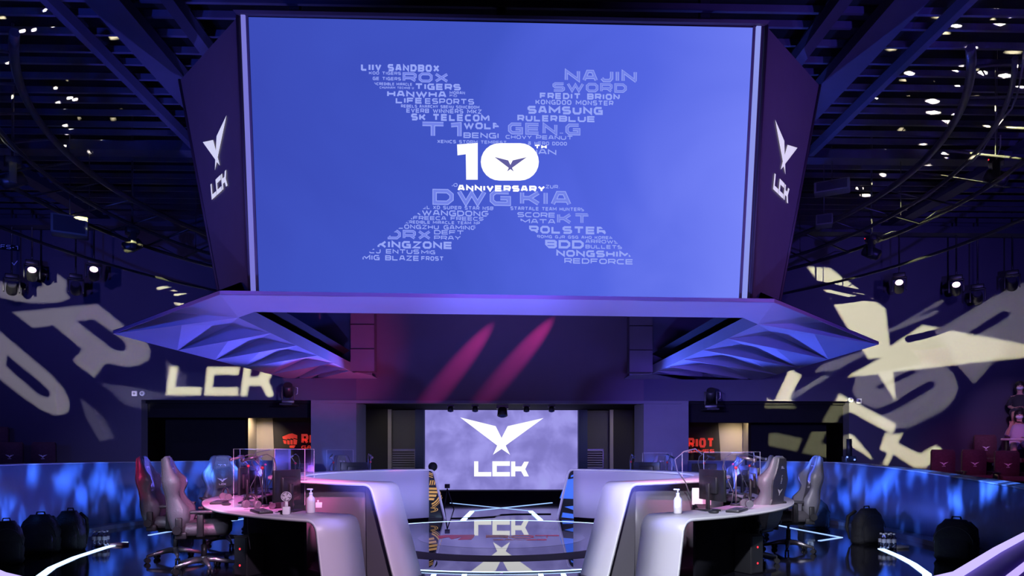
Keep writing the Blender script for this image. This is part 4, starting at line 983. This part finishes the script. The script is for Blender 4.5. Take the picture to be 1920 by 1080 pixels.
# ================================================================== BAGS AND BOTTLES ON THE FLOOR
def backpack(o):
    L = []
    for k in range(13):
        t = k/12; z = .50*t; w = .17*(1-.0*t)*(1-max(0, t-.55)**2*2.6); d = .13*(1-max(0, t-.45)**2*1.9); yo = -.03*t
        if k == 0: w *= .9; d *= .85
        w += .006*math.sin(k*2.1)
        L.append([(w*(abs(math.cos(a))**.7)*(1 if math.cos(a) > 0 else -1), yo+d*(abs(math.sin(a))**.7)*(1 if math.sin(a) > 0 else -1), z) for a in [2*PI*j/20 for j in range(20)]])
    body = MB().loft(L).build('body', M['fabric'], o)
    L = []
    for k in range(9):
        t = k/8; z = .04+.26*t; w = .13*(1-max(0, t-.6)**2*1.8); d = .055*math.sin(PI*min(1, .25+t*.75)**.9)+.01
        L.append([(w*math.cos(a), -.115-.03*t*.3+d*math.sin(a)*1.0, z) for a in [2*PI*j/16 for j in range(16)]])
    MB().loft(L).build('front_pocket', M['fabric'], o)
    for s in (-1, 1): MB().tube([(s*.08, .08, .46), (s*.11, .17, .38), (s*.12, .18, .22), (s*.13, .12, .06)], .016, 6, [.02, .022, .018, .01]).build('shoulder_strap', M['fabric'], o)
    MB().tube([(-.04, 0, .485), (-.03, 0, .53), (.03, 0, .53), (.04, 0, .485)], .009, 6).build('handle', M['fabric'], o)
    MB().tube([(.155*math.cos(t), -.03-.10*0-.09, .22+.20*math.sin(t)) for t in [PI*i/10 for i in range(11)]], .004, 5).build('zip', M['dmetal'], o)
def bag(px, d, rz, sc, label, sx=1.0):
    o = spawn('backpack', backpack, label, 'bag', ((px-940)/FPX*d, d, 0), rz, 'backpacks on the floor by the barrier'); o.scale = (sc*sx, sc, sc); return o
bag(30, 8.5, .6, 1.05, 'black backpack standing in the lower left corner, strap toward the camera')
bag(92, 9.4, .3, 1.05, 'wide black bag slumped behind the corner backpack at left', 1.3)
bag(146, 9.7, .1, 1.1, 'rounded black backpack next to the bottle pack at left')
bag(349, 12.7, 0, 1.0, 'black backpack against the blue barrier behind the left gaming chairs')
g = bag(1532, 12.1, -.2, 1.05, 'black backpack with a pale G mark by the right gaming chairs', 1.5)
b = MB()
for q in word('G', .07, .09, .22): b.face([(-.11+a+.02*c/.1, -.222, .20+c) for a, c in q])
for q in word('LOG', .10, .02, .2): b.face([(-.12+a, -.222, .165+c) for a, c in q])
b.build('g_mark', emi('bag_mark_glow', (.45, .6, 1.0), .7), g)  # mark on the bag glows by itself to read as lit
bag(1634, 10.1, .4, 1.05, 'bulky black backpack in the middle of the right barrier', 1.5)
bag(1808, 8.4, -.9, 1.05, 'black backpack with many straps at the far right of the floor', 1.35)
def bottle(o):
    L = []
    for z, r_ in ((0, .028), (.006, .033), (.07, .033), (.08, .030), (.09, .033), (.15, .033), (.175, .026), (.195, .014), (.21, .014)):
        L.append([(r_*math.cos(2*PI*k/14), r_*math.sin(2*PI*k/14), z) for k in range(14)])
    MB().loft(L).build('shell', M['pet'], o); MB().cyl((0, 0, .205), (0, 0, .225), .016, n=12).build('cap', M['white'], o)
    MB().cyl((0, 0, .095), (0, 0, .145), .0336, n=14, cap=False).build('wrapper', mat('bottle_wrapper', (.45, .45, .55), .4), o)
for side, px, d in ((-1, 198, 10.05), (1, 1677, 9.45)):
    for i in range(3):
        for j in range(2):
            spawn('water_bottle', bottle, 'clear water bottle in the small cluster on the %s floor' % ('left' if side < 0 else 'right'), 'bottle', ((px-940)/FPX*d+(i-1)*.072, d+j*.075, 0), 0, 'water bottles on the %s floor' % ('left' if side < 0 else 'right'))
    c = thing('carton_scrap', 'flat folded carton lying beside the %s water bottles' % ('left' if side < 0 else 'right'), 'carton', ((px-940)/FPX*d+.22, d+.12, 0), .3*side)
    MB().rbox((0, 0, .02), (.22, .14, .035), .006).build('sheet', mat('carton_pink' if side < 0 else 'carton_grey', (.5, .3, .35) if side < 0 else (.4, .4, .42), .7), c)
# dark stands seen by the lower screen
st = thing('round_head_stand', 'black round topped stand peeking over the far end of the left counter', 'stand', ((812-940)/FPX*14.9, 14.9, 0))
MB().ball((0, 0, 1.06), .10, 12).build('head', M['fabric'], st); MB().cyl((0, 0, 0), (0, 0, 1.0), .02, n=8).cyl((0, 0, 0), (0, 0, .02), .15, n=16).build('pole', M['dmetal'], st)
st = thing('folded_tripod', 'small dark tripod standing right of the left counter end', 'tripod', ((839-940)/FPX*16.5, 16.5, 0))
for k in range(3): MB().tube([(0, 0, .5), (.16*math.cos(2.1*k), .16*math.sin(2.1*k), .0)], .014, 6).build('leg', M['dmetal'], st)
MB().rbox((0, 0, .56), (.12, .10, .10), .01).build('head', M['plastic'], st)
cb = thing('floor_cable', 'thin black cable wandering over the floor behind the platform', 'cable', (0, 14.6, 0))
MB().tube([(-1.05, -.45, .01), (-.5, -.35, .01), (-.15, -.1, .01), (0, .35, .01), (.3, .5, .01), (1.1, .5, .01)], .012, 6).build('cord', M['plastic'], cb)
# ================================================================== WALL DEVICES
def devices(side):
    for px, py, kind in (((253, 738, 'sq'), (268, 738, 'rd')) if side < 0 else ((1594, 750, 'rd'), (1610, 752, 'sq'))):
        p = P(px, py, YW)
        o = thing('wall_device' if kind == 'sq' else 'wall_speaker', '%s white device on the wall above the %s foyer opening' % ('square' if kind == 'sq' else 'round', 'left' if side < 0 else 'right'), 'device', (p.x, YW, p.z))
        if kind == 'sq': MB().rbox((0, -.02, 0), (.125, .04, .125), .01).build('plate', M['white'], o); MB().cyl((0, -.04, 0), (0, -.046, 0), .03, n=12).build('grille', M['metal'], o)
        else: MB().cyl((0, 0, 0), (0, -.05, 0), .066, .06, 20).build('shell', M['white'], o); MB().cyl((0, -.05, 0), (0, -.056, 0), .03, n=12).build('grille', M['metal'], o)
devices(-1); devices(1)
# ================================================================== MOVING HEADS AND TRUSS
def head_parts(o, lens):
    MB().rbox((0, 0, -.06), (.26, .22, .11), .02).build('base', M['plastic'], o)
    b = MB()
    for s in (-1, 1): b.rbox((s*.15, 0, -.26), (.035, .10, .32), .01)
    b.rbox((0, 0, -.125), (.30, .12, .03), .01); b.build('yoke', M['plastic'], o)
    T = Matrix.Translation((0, 0, -.33)) @ Matrix.Rotation(R(62), 4, 'X')
    b = MB(); L = []
    for z, r_ in ((-.17, .07), (-.14, .105), (0, .115), (.12, .10), (.16, .095)):
        L.append([T @ Vector((r_*math.cos(2*PI*k/16), r_*math.sin(2*PI*k/16), z)) for k in range(16)])
    b.loft(L).build('head', M['plastic'], o)
    MB().loft([[T @ Vector((.082*math.cos(2*PI*k/16), .082*math.sin(2*PI*k/16), z)) for k in range(16)] for z in (.158, .168)]).build('lens', lens, o)
    MB().cyl((0, 0, 0), (0, 0, .16), .02, n=8).build('clamp', M['dmetal'], o)
deadlens = mat('unlit_lens', (.05, .05, .08), .1)
def head_lit(o): head_parts(o, M['glowpink'])
def head_dark(o): head_parts(o, deadlens)
for i, (px, py, lit, d, sd, wh) in enumerate(((60, 522, 1, 16.2, 'left', 'brighter left lit'), (176, 521, 1, 16.2, 'left', 'smaller left lit'), (22, 548, 0, 16.2, 'left', 'far left unlit'), (142, 548, 0, 16.2, 'left', 'unlit, between two lit ones,'),
        (1686, 545, 1, 16.2, 'right', 'larger right lit'), (1793, 549, 1, 16.2, 'right', 'smaller right lit'), (1833, 566, 0, 16.2, 'right', 'unlit one below the rail at right,'), (1898, 540, 0, 16.2, 'right', 'unlit one at the right edge,'))):
    p = P(px, py, d)
    spawn('moving_light' if lit else 'stage_light', head_lit if lit else head_dark, ('pink glowing stage light, the %s hanging before the letter projections' % wh) if lit else ('dark stage light head, %s hanging before the letter projections' % wh), 'stage light', (p.x, p.y, p.z+.42), math.atan2(p.x, -p.y)*0+(PI+math.atan2(-p.x, p.y))*0+math.atan2(p.x, -p.y)+PI, 'stage lights hanging along the back wall')
    MB().cyl((0, 0, .15), (0, 0, HC-p.z-.42), .018, n=8).build('drop_pipe', M['dmetal'], S.objects[-1] if False else LAST[0])
# two lights standing on the foyer headers
def upright_parts(o):
    MB().rbox((0, 0, .04), (.26, .2, .07), .015).build('base', M['dmetal'], o)
    b = MB()
    for s in (-1, 1): b.rbox((s*.12, 0, .22), (.03, .08, .28), .01)
    b.build('yoke', M['plastic'], o); MB().cyl((0, .08, .20), (0, -.12, .38), .10, .09, 16).build('head', M['plastic'], o)
    MB().tube([(.12, 0, .36), (.19, 0, .34), (.19, 0, .22), (.12, 0, .16)], .01, 6).build('cable', M['metal'], o)
for px, py, nm in ((540, 757, 'left'), (1333, 766, 'right')):
    p = P(px, py, YW-.35); q = thing('bracket_shelf', 'small dark shelf bracket holding a stage light above the %s foyer' % nm, 'bracket', (p.x, YW-.35, p.z))
    MB().box((0, .1, -.02), (.3, .55, .04)).build('shelf', M['dmetal'], q)
    spawn('upright_stage_light', upright_parts, 'small black stage light standing above the %s foyer opening' % nm, 'stage light', (p.x, YW-.35, p.z), .3 if nm == 'left' else -.3, None, 1.15)
# curved truss arcs
zr = 5.6
def truss(side):
    nm = 'left' if side < 0 else 'right'
    t = thing('curved_truss', 'dark curved double rail lighting truss under the ceiling, %s side' % nm, 'truss', (side*7.2, 11.5, zr))
    C0 = Vector((0, 11.5, zr))
    def arc(r, dz, a0=-38, a1=58, n=36): return [C0+Vector((side*r*math.cos(R(a0+(a1-a0)*k/n)), r*math.sin(R(a0+(a1-a0)*k/n)), dz)) for k in range(n+1)]
    for r, dz, w, mm in ((7.0, 0, .03, 'rail'), (7.8, -.0, .035, 'rail'), (8.9, -.25, .03, 'rail'), (6.6, .25, .05, 'dmetal')):
        wbuild(MB().tube(arc(r, dz), w, 6), 'rail', M[mm], t)
    for k in range(14):
        a = R(-34+k*6.8); d = Vector((side*math.cos(a), math.sin(a), 0))
        wbuild(MB().tube([C0+d*6.6+Vector((0, 0, .25)), C0+d*7.8], .018, 5), 'rung', M['dmetal'], t)
        if k % 3 == 0: wbuild(MB().tube([C0+d*7.4+Vector((0, 0, .1)), C0+d*7.4+Vector((0, 0, 1.35))], .008, 5), 'hanging_wire', M['dmetal'], t)
    wbuild(MB().tube([p+Vector((0, 0, .05*math.sin(i*1.3))) for i, p in enumerate(arc(7.08, .05))], .012, 5), 'cable', M['cable'], t)
    wbuild(MB().tube([p+Vector((0, 0, .06*math.sin(i*1.7))) for i, p in enumerate(arc(7.86, .06))], .012, 5), 'cable', M['cable'], t)
truss(-1); truss(1)
for px, py, d, nm in ((24, 322, 10.6, 'upper left edge, blue lit'), (248, 448, 13.3, 'left truss above the crimson rail end'), (1634, 462, 13.4, 'right truss where cables loop'), (1868, 318, 10.8, 'upper right edge below the ceiling slats')):
    p = P(px, py, d); o = spawn('stage_light', head_dark, 'dark stage light on the curved truss, %s' % nm, 'stage light', (p.x, p.y, p.z+.2), 2.2 if px < 900 else -2.2, 'stage lights on the curved trusses')
    e = MB().ball((.12, -.1, -.06), .012, 6).build('status_light', M['redled'], o)
    MB().tube([(.1, 0, -.02), (.25, 0, -.12), (.4, .05, 0), (.5, .05, .15)], .01, 5).build('cable', M['metal'], o)
for px, py, d, w, h, nm, rz in ((131, 425, 12.2, .55, .34, 'left truss', .5), (1560, 352, 12.4, .6, .2, 'ceiling right of the screen', -.5), (1545, 415, 13.0, .3, .2, 'right rail end', -.4)):
    p = P(px, py, d); o = thing('ceiling_speaker', 'grey box hanging by the %s' % nm, 'speaker', tuple(p), rz)
    MB().rbox((0, 0, 0), (w, .3, h), .02).build('cabinet', mat('grey_box_'+str(px), (.14, .14, .13), .6), o); MB().box((0, -.152, 0), (w*.85, .01, h*.8)).build('grille', M['dmetal'], o)
    MB().tube([(0, 0, h/2), (0, 0, 7.0-p.z)], .01, 5).build('hanging_wire', M['dmetal'], o)
# grid label plate
p = P(20, 464, 12.6); o = thing('grid_label', 'dark plate with the pale letters FS and a tick, upper left', 'sign', tuple(p), .4)
MB().box((-.02, .01, 0), (.3, .01, .1)).build('plate', M['black'], o)
b = MB()
for q in word('FS-1', .26, .07, .14): b.face([(-.15+a, .0, -.03+c) for a, c in q])
for q in stroke_quads([(.02, -.27), (.05, -.31), (.10, -.23)], .012): b.face([(a, 0, c) for a, c in q])
b.build('lettering', M['logoprint'], o)
# ================================================================== AUDIENCE SEATS
tr = MB(); tr.box((11.6, 14.6, .2), (4.4, 1.0, .4)); tr.box((11.6, 15.9, .42), (4.4, 1.6, .84)); tr.box((-12.6, 15.2, .15), (3.6, 1.2, .3)); struct(tr.build('trim_11', M['black']))
def aud_seat(o):
    L = []
    for z, y, w in ((.0, .06, .22), (.04, .03, .235), (.40, .0, .235), (.55, .02, .23), (.60, .04, .20)):
        L.append([(-w, y-.04, z), (-w*.97, y-.06, z), (w*.97, y-.06, z), (w, y-.04, z), (w, y+.05, z), (-w, y+.05, z)])
    MB().loft(L).build('backrest', M['seat'], o)
    MB().rbox((0, -.28, -.02), (.46, .42, .12), .03).build('seat_pad', M['seat'], o)
    for s in (-1, 1): MB().rbox((s*.26, -.22, .10), (.05, .42, .05), .015).rbox((s*.26, -.2, -.16), (.04, .3, .5), .01).build('armrest', M['plastic'], o)
    b = MB(); flat(b, [BIRD], lambda x, y: Vector((x*.17, -.075, .26+y*.17)))
    flat(b, LCK, lambda x, y: Vector((x*.10, -.075, .255+y*.10))); b.build('bird_mark', M['seatmark'] if 'seatmark' in M else M['logoprint'], o)
sl = [(1768, 873, 15.0, 'front row, leftmost of three'), (1826, 873, 15.0, 'front row, middle of three'), (1888, 875, 15.0, 'front row, rightmost of three'), (1847, 843, 16.3, 'second row, below the ledge at left'), (1906, 843, 16.3, 'second row, below the ledge at right edge')]
for px, py, d, nm in sl:
    p = P(px, py, d); spawn('audience_seat', aud_seat, 'dark red seat with bird mark, right stand, %s' % nm, 'seat', (p.x, d, p.z-.24), -.35, 'audience seats')
for px, py, d, nm in ((20, 859, 15.6, 'nearer the left edge'), (82, 859, 15.6, 'second from the left edge'), (-6, 829, 16.4, 'higher, cut by the left edge')):
    p = P(px, py, d); spawn('audience_seat', aud_seat, 'dark audience seat with bird mark in the left stand, %s' % nm, 'seat', (p.x, d, p.z-.24), .35, 'audience seats')
# people in the stand
def person(px_head, py_head, d, label, kind):
    p = P(px_head, py_head, d); o = thing('person', label, 'person', (p.x, d, p.z-.66), -.6)
    verts = [((0, 0, 0), .14), ((0, -.02, .22), .13), ((0, -.03, .40), .14), ((0, -.02, .47), .07), ((0, -.03, .54), .05), ((0, -.05, .62), .075), ((0, -.05, .72), .08)]
    edges = [(0, 1), (1, 2), (2, 3), (3, 4), (4, 5), (5, 6)]
    def chain(st, pts):
        k = st
        for co, r_ in pts: verts.append((co, r_)); edges.append((k, len(verts)-1)); k = len(verts)-1
        return k
    for s in (-1, 1):
        up = kind == 'raised' and s == -1
        if up: e = chain(2, [((s*.15, -.02, .42), .06), ((s*.24, -.10, .20), .045), ((s*.20, -.26, .36), .035), ((s*.17, -.30, .45), .028)])
        else: e = chain(2, [((s*.15, -.02, .42), .06), ((s*.22, -.10, .18), .045), ((s*.12, -.32, .12), .035), ((s*.06, -.40, .14), .028)])
        w = Vector(verts[e][0])
        dr = Vector((0, -.03, .06)) if up else Vector((-s*.02, -.06, .01))
        for f_ in range(4):
            o_ = Vector(((f_-1.5)*.016, 0, 0)); chain(e, [(tuple(w+o_+dr*.5), .010), (tuple(w+o_*1.2+dr*(1.2-.08*abs(f_-1))), .008), (tuple(w+o_*1.2+dr*1.5+Vector((0, -.012, -.006))), .007)])
        chain(e, [(tuple(w+Vector((-s*.028, -.01, .01))), .010), (tuple(w+Vector((-s*.035, -.03, .025))), .009)])
        chain(0, [((s*.10, -.10, -.02), .10), ((s*.13, -.42, .02), .075), ((s*.13, -.46, -.38), .05), ((s*.13, -.56, -.42), .04)])
    me = bpy.data.meshes.new('body'); me.from_pydata([v for v, _ in verts], edges, []); me.update()
    ob = bpy.data.objects.new('body', me); COL.objects.link(ob); ob.parent = o
    sk = ob.modifiers.new('Skin', 'SKIN'); sv = me.skin_vertices[0].data
    for i, (_, r_) in enumerate(verts): sv[i].radius = (r_, r_)
    sv[0].use_root = True
    sb_ = ob.modifiers.new('Sub', 'SUBSURF'); sb_.levels = sb_.render_levels = 1
    me.materials.append(M['skin'])
    # clothes shell: torso and sleeves
    b = MB()
    L = []
    for z, w, dp in ((-.12, .19, .15), (.1, .17, .14), (.3, .19, .15), (.42, .17, .13), (.47, .09, .09)):
        L.append([(w*math.cos(2*PI*k/16), -.02+dp*math.sin(2*PI*k/16), z) for k in range(16)])
    b.loft(L)
    for s in (-1, 1): b.tube([(s*.13, -.02, .42), (s*.19, -.06, .32), (s*.24, -.10, .19)], .06, 8)
    b.tube([(-.10, -.10, -.02), (-.13, -.42, .02)], .11, 8); b.tube([(.10, -.10, -.02), (.13, -.42, .02)], .11, 8)
    b.build('jacket' if kind == 'rest' else 'shirt', M['cloth'] if kind == 'rest' else mat('pale_violet_shirt', (.45, .35, .5), .8), o)
    MB().ball((0, -.03, .70), (.105, .115, .115), 12).ball((0, .03, .63), (.11, .08, .13), 10).build('hair', M['hair'], o)
    f = MB().ball((0, -.075, .665), (.078, .075, .098), 12); f.ball((0, -.155, .665), (.014, .02, .02), 6)
    for s in (-1, 1): f.ball((s*.08, -.05, .665), (.012, .02, .028), 6)
    f.build('face', M['skin'], o)
    MB().ball((-.03, -.145, .69), (.014, .008, .007), 6).ball((.03, -.145, .69), (.014, .008, .007), 6).build('eyes', M['hair'], o)
    MB().ball((0, -.10, .632), (.074, .068, .048), 10).build('face_mask', M['mask'], o)
person(1912, 726, 16.55, 'dark haired person in white face mask seated at the upper right edge', 'rest')
person(1911, 780, 15.7, 'person in pale clothes and mask behind the pink ledge at right, one hand raised', 'raised')
p = P(1905, 824, 15.1); o = thing('stand_ledge', 'pink lit narrow ledge in front of the people at the right edge', 'ledge', (p.x, 15.0, p.z)); MB().rbox((.15, 0, 0), (.95, .3, .05), .015).build('top', mat('ledge_paint', (.6, .5, .6), .5, emit=(.55, .2, .6), es=.0), o)
for x in (-.2, .5): MB().box((x, .1, -.35), (.05, .05, .7)).build('leg', M['dmetal'], o)
# camera on the right barrier
p = P(1592, 868, 13.35); o = thing('barrier_camera', 'black robotic camera with blue glints on the right barrier top', 'camera', (p.x, p.y, 1.175))
MB().rbox((0, 0, .06), (.22, .18, .12), .02).build('base', M['plastic'], o); MB().cyl((0, 0, .12), (0, 0, .46), .055, .05, 12).build('column', M['plastic'], o)
MB().ball((-.08, -.08, .10), .02, 6).ball((.06, -.1, .05), .018, 6).build('blue_glint', M['blueglint'], o)  # glowing balls stand in for blue light on the camera body
# ================================================================== PATTERN PROJECTORS
def projector(name, Lp, polys, energy, color, label, soft=.0008):
    Lp = Vector(Lp); allp = [q for pl in polys for q in pl]
    ctr = sum(((q-Lp).normalized() for q in allp), Vector()).normalized()
    D = ctr; rt = D.cross(Vector((0, 0, 1))).normalized(); up = rt.cross(D).normalized(); dist = .35
    def pj(q):
        v = q-Lp; t = dist/v.dot(D); v = v*t; return (v.dot(rt), v.dot(up))
    P2 = [[pj(q) for q in pl] for pl in polys]; mr = max(math.hypot(*q) for pl in P2 for q in pl)
    o = thing('pattern_projector', label, 'projector', tuple(Lp), 0)
    rot = Matrix((rt, up, -D)).transposed().to_4x4(); mw = Matrix.Translation(D*dist) @ rot
    cu = bpy.data.curves.new('gobo_plate', 'CURVE'); cu.dimensions = '2D'; cu.fill_mode = 'BOTH'
    hs = mr*1.45
    for pl in [[(-hs, -hs), (hs, -hs), (hs, hs), (-hs, hs)]]+P2:
        sp = cu.splines.new('POLY'); sp.points.add(len(pl)-1); sp.use_cyclic_u = True
        for i, q in enumerate(pl): sp.points[i].co = (q[0], q[1], 0, 1)
    tmp = bpy.data.objects.new('tmp', cu); COL.objects.link(tmp); bpy.context.view_layer.update()
    me = bpy.data.meshes.new_from_object(tmp); bpy.data.objects.remove(tmp); me.name = 'gobo_plate'
    me.materials.clear(); me.materials.append(M['black'])
    g = bpy.data.objects.new('gobo_plate', me); COL.objects.link(g); g.parent = o; g.matrix_local = mw
    h = MB(); rr_ = hs*.5
    h.box((0, 0, .22), (hs*1.2, hs*1.2, .36)); hb = h.build('housing', M['plastic'], o); hb.matrix_local = rot
    d = bpy.data.lights.new(name, 'SPOT'); l = bpy.data.objects.new(name, d); COL.objects.link(l); l.location = Lp; l.rotation_euler = D.to_track_quat('-Z', 'Y').to_euler()
    d.energy = energy; d.color = color; d.spot_size = 2*math.atan(mr*1.15/dist); d.spot_blend = 0.02; d.shadow_soft_size = soft
z3 = lambda pts, Y=YW: [P(x/3, 440+y/3, Y) for x, y in pts]
z4 = lambda pts, Y=YW: [P(1280+x/3, 440+y/3, Y) for x, y in pts]
z8 = lambda pts, Y=YW: [P(1180+x/4.174, 730+y/4.174, Y) for x, y in pts]
z9 = lambda pts, Y=YW: [P(1500+x/4.155, 820+y/4.155, Y) for x, y in pts]
CREAM = (1.0, .985, .43); GREYL = (1.0, .96, .72)
Lb = [z3([(833, 262), (960, 298), (1000, 310), (1180, 355), (1300, 500), (1020, 418)]),
      z3([(955, 742), (1002, 742), (985, 857), (1133, 857), (1130, 903), (933, 903)]),
      z3([(1165, 745), (1345, 745), (1345, 788), (1205, 787), (1195, 860), (1340, 860), (1338, 905), (1148, 905)]),
      z3([(1372, 745), (1352, 907), (1388, 907), (1400, 850), (1470, 850), (1500, 910), (1545, 910), (1510, 820), (1560, 745), (1490, 745), (1450, 800), (1405, 800), (1412, 745)])]
projector('cream_left', (-5.4, .6, 5.9), Lb, 80000, CREAM, 'black pattern projector hanging above the left audience, throwing cream letters')
Lg = [z3([(-60, 250), (0, 262), (40, 275), (100, 300), (180, 306), (240, 290), (240, 225), (330, 225), (375, 262), (370, 330), (398, 357), (330, 380), (250, 386), (160, 383), (80, 372), (0, 352), (-60, 320)]),
      z3([(70, 437), (545, 390), (780, 575), (830, 615), (848, 660), (835, 705), (790, 732), (730, 742), (660, 736), (600, 718), (530, 805), (405, 708), (465, 645), (300, 508), (185, 525)]),
      z3([(432, 487), (530, 475), (695, 595), (714, 625), (705, 648), (670, 655), (630, 645)]),
      z3([(-80, 480), (0, 545), (290, 790), (360, 870), (388, 935), (388, 985), (365, 1012), (310, 1015), (230, 985), (130, 915), (0, 812), (-80, 750)]),
      z3([(30, 738), (42, 678), (230, 830), (275, 875), (285, 905), (265, 918), (215, 900)])]
projector('grey_left', (-8.6, .9, 3.3), Lg, 15000, GREYL, 'black pattern projector hanging above the left audience, throwing grey letters')
Ld = [z3([(565, 838), (740, 855), (930, 890), (1100, 912), (860, 925), (800, 980), (700, 950)]), z3([(455, 920), (600, 1050), (640, 1150), (560, 1160), (480, 1020)]), z3([(930, 700), (1050, 795), (1045, 850), (930, 870)]),
      z3([(1640, 850), (1860, 900), (1960, 960), (1990, 1080), (1900, 980), (1760, 930)])]
projector('dim_left', (-5.8, 1.3, 6.3), Ld, 4500, (1, .96, .95), 'black pattern projector hanging above the left audience, throwing faint shards')
Rb = [z4([(700, 180), (830, 190), (1140, 415), (1165, 630), (1350, 508), (2050, 640), (2050, 675), (1185, 772), (1198, 938), (1100, 785), (925, 800), (1120, 690), (1045, 700), (940, 545), (815, 335)]),
      z4([(600, 755), (668, 790), (600, 925), (665, 958), (400, 958), (470, 920), (515, 940)]),
      z8([(1640, 35), (1925, 185), (2090, 270), (2060, 355), (1925, 280), (1740, 180), (1680, 172), (1605, 325), (1750, 355), (2020, 500), (1985, 580), (1885, 535), (1750, 455), (1460, 400), (1565, 175), (1600, 125)]),
      z8([(1200, 255), (1250, 245), (1460, 290), (1420, 388), (1200, 345)]),
      z9([(665, -30), (800, -30), (760, 45), (935, 130), (1055, 60), (1170, 130), (1050, 160), (980, 235), (890, 235), (725, 130), (685, 218), (585, 185)])]
projector('cream_right', (5.4, .6, 5.9), Rb, 80000, CREAM, 'black pattern projector hanging above the right audience, throwing a cream bird and letters')
Rg = [z4([(970, 800), (1120, 775), (1380, 715), (1470, 735), (1530, 785), (1550, 860), (1530, 930), (1470, 985), (1270, 1090), (1140, 1090), (1060, 1040), (1200, 985), (1400, 870), (1420, 835), (1395, 822), (1350, 840), (1160, 958), (1080, 978), (1000, 945), (955, 880)]),
      z4([(1085, 855), (1290, 755), (1320, 775), (1110, 870)]),
      z4([(1415, 545), (1780, 330), (2000, 240), (2000, 620), (1790, 600), (1835, 620), (1640, 842), (1540, 730), (1480, 620)]),
      z4([(1590, 578), (1600, 552), (1800, 430), (1835, 440), (1830, 465), (1625, 582)]),
      z4([(1150, 545), (1460, 362), (1462, 385), (1270, 480), (1430, 425), (1440, 440), (1180, 545)]),
      z4([(740, 775), (790, 725), (1010, 655), (1035, 665), (860, 765)]),
      z4([(560, 930), (780, 795), (830, 800), (600, 935)])]
projector('grey_right', (8.8, .9, 3.4), Rg, 11000, GREYL, 'black pattern projector hanging above the right audience, throwing grey letters')
# added unseen projectors put glint patches on the ceiling
def glints(side):
    lst = ([(168, 18, 26, 12), (213, 70, 26, 10), (4, 34, 18, 10), (82, 82, 16, 8), (160, 85, 14, 6), (50, 140, 14, 8), (38, 160, 22, 10), (128, 148, 14, 8), (227, 208, 14, 6), (240, 212, 12, 5), (148, 218, 10, 14), (212, 222, 12, 10), (218, 262, 12, 6), (220, 280, 8, 4), (172, 285, 20, 7), (276, 290, 14, 7), (232, 306, 12, 6), (286, 318, 12, 5), (203, 190, 8, 4), (180, 82, 10, 6), (205, 45, 6, 5)] if side < 0 else
           [(1700, 22, 14, 22), (1762, 12, 14, 16), (1860, 45, 14, 24), (1770, 63, 18, 12), (1672, 92, 16, 6), (1830, 138, 14, 18), (1900, 98, 26, 10), (1700, 150, 20, 10), (1746, 158, 14, 10), (1785, 165, 20, 8), (1710, 112, 18, 5), (1654, 212, 20, 10), (1655, 234, 22, 6), (1690, 245, 10, 16), (1708, 182, 16, 6), (1828, 183, 18, 6), (1580, 305, 12, 8), (1670, 318, 10, 14), (1580, 348, 8, 8), (1632, 342, 12, 8), (1538, 373, 14, 5), (1553, 386, 18, 5), (1642, 295, 12, 5), (1600, 160, 14, 8), (1544, 205, 12, 6), (1765, 32, 26, 5), (1680, 70, 16, 5)])
    polys = []
    for i, (x, y, w, h) in enumerate(lst):
        sk = (w*.35 if side > 0 else -w*.35)
        polys.append([Pz(x-w/2-sk*.5, y-h/2*.2, HC-.0), Pz(x+w/2*.4, y-h/2, HC), Pz(x+w/2+sk*.4, y+h*.1, HC), Pz(x-w*.2, y+h/2, HC)])
    projector('glint_'+('left' if side < 0 else 'right'), (side*5.2, 1.6, 3.2), polys, 700000, (1, .86, .50), 'added unseen pattern projector low on the %s side, throwing glints on the ceiling' % ('left' if side < 0 else 'right'), .0006)
glints(-1); glints(1)
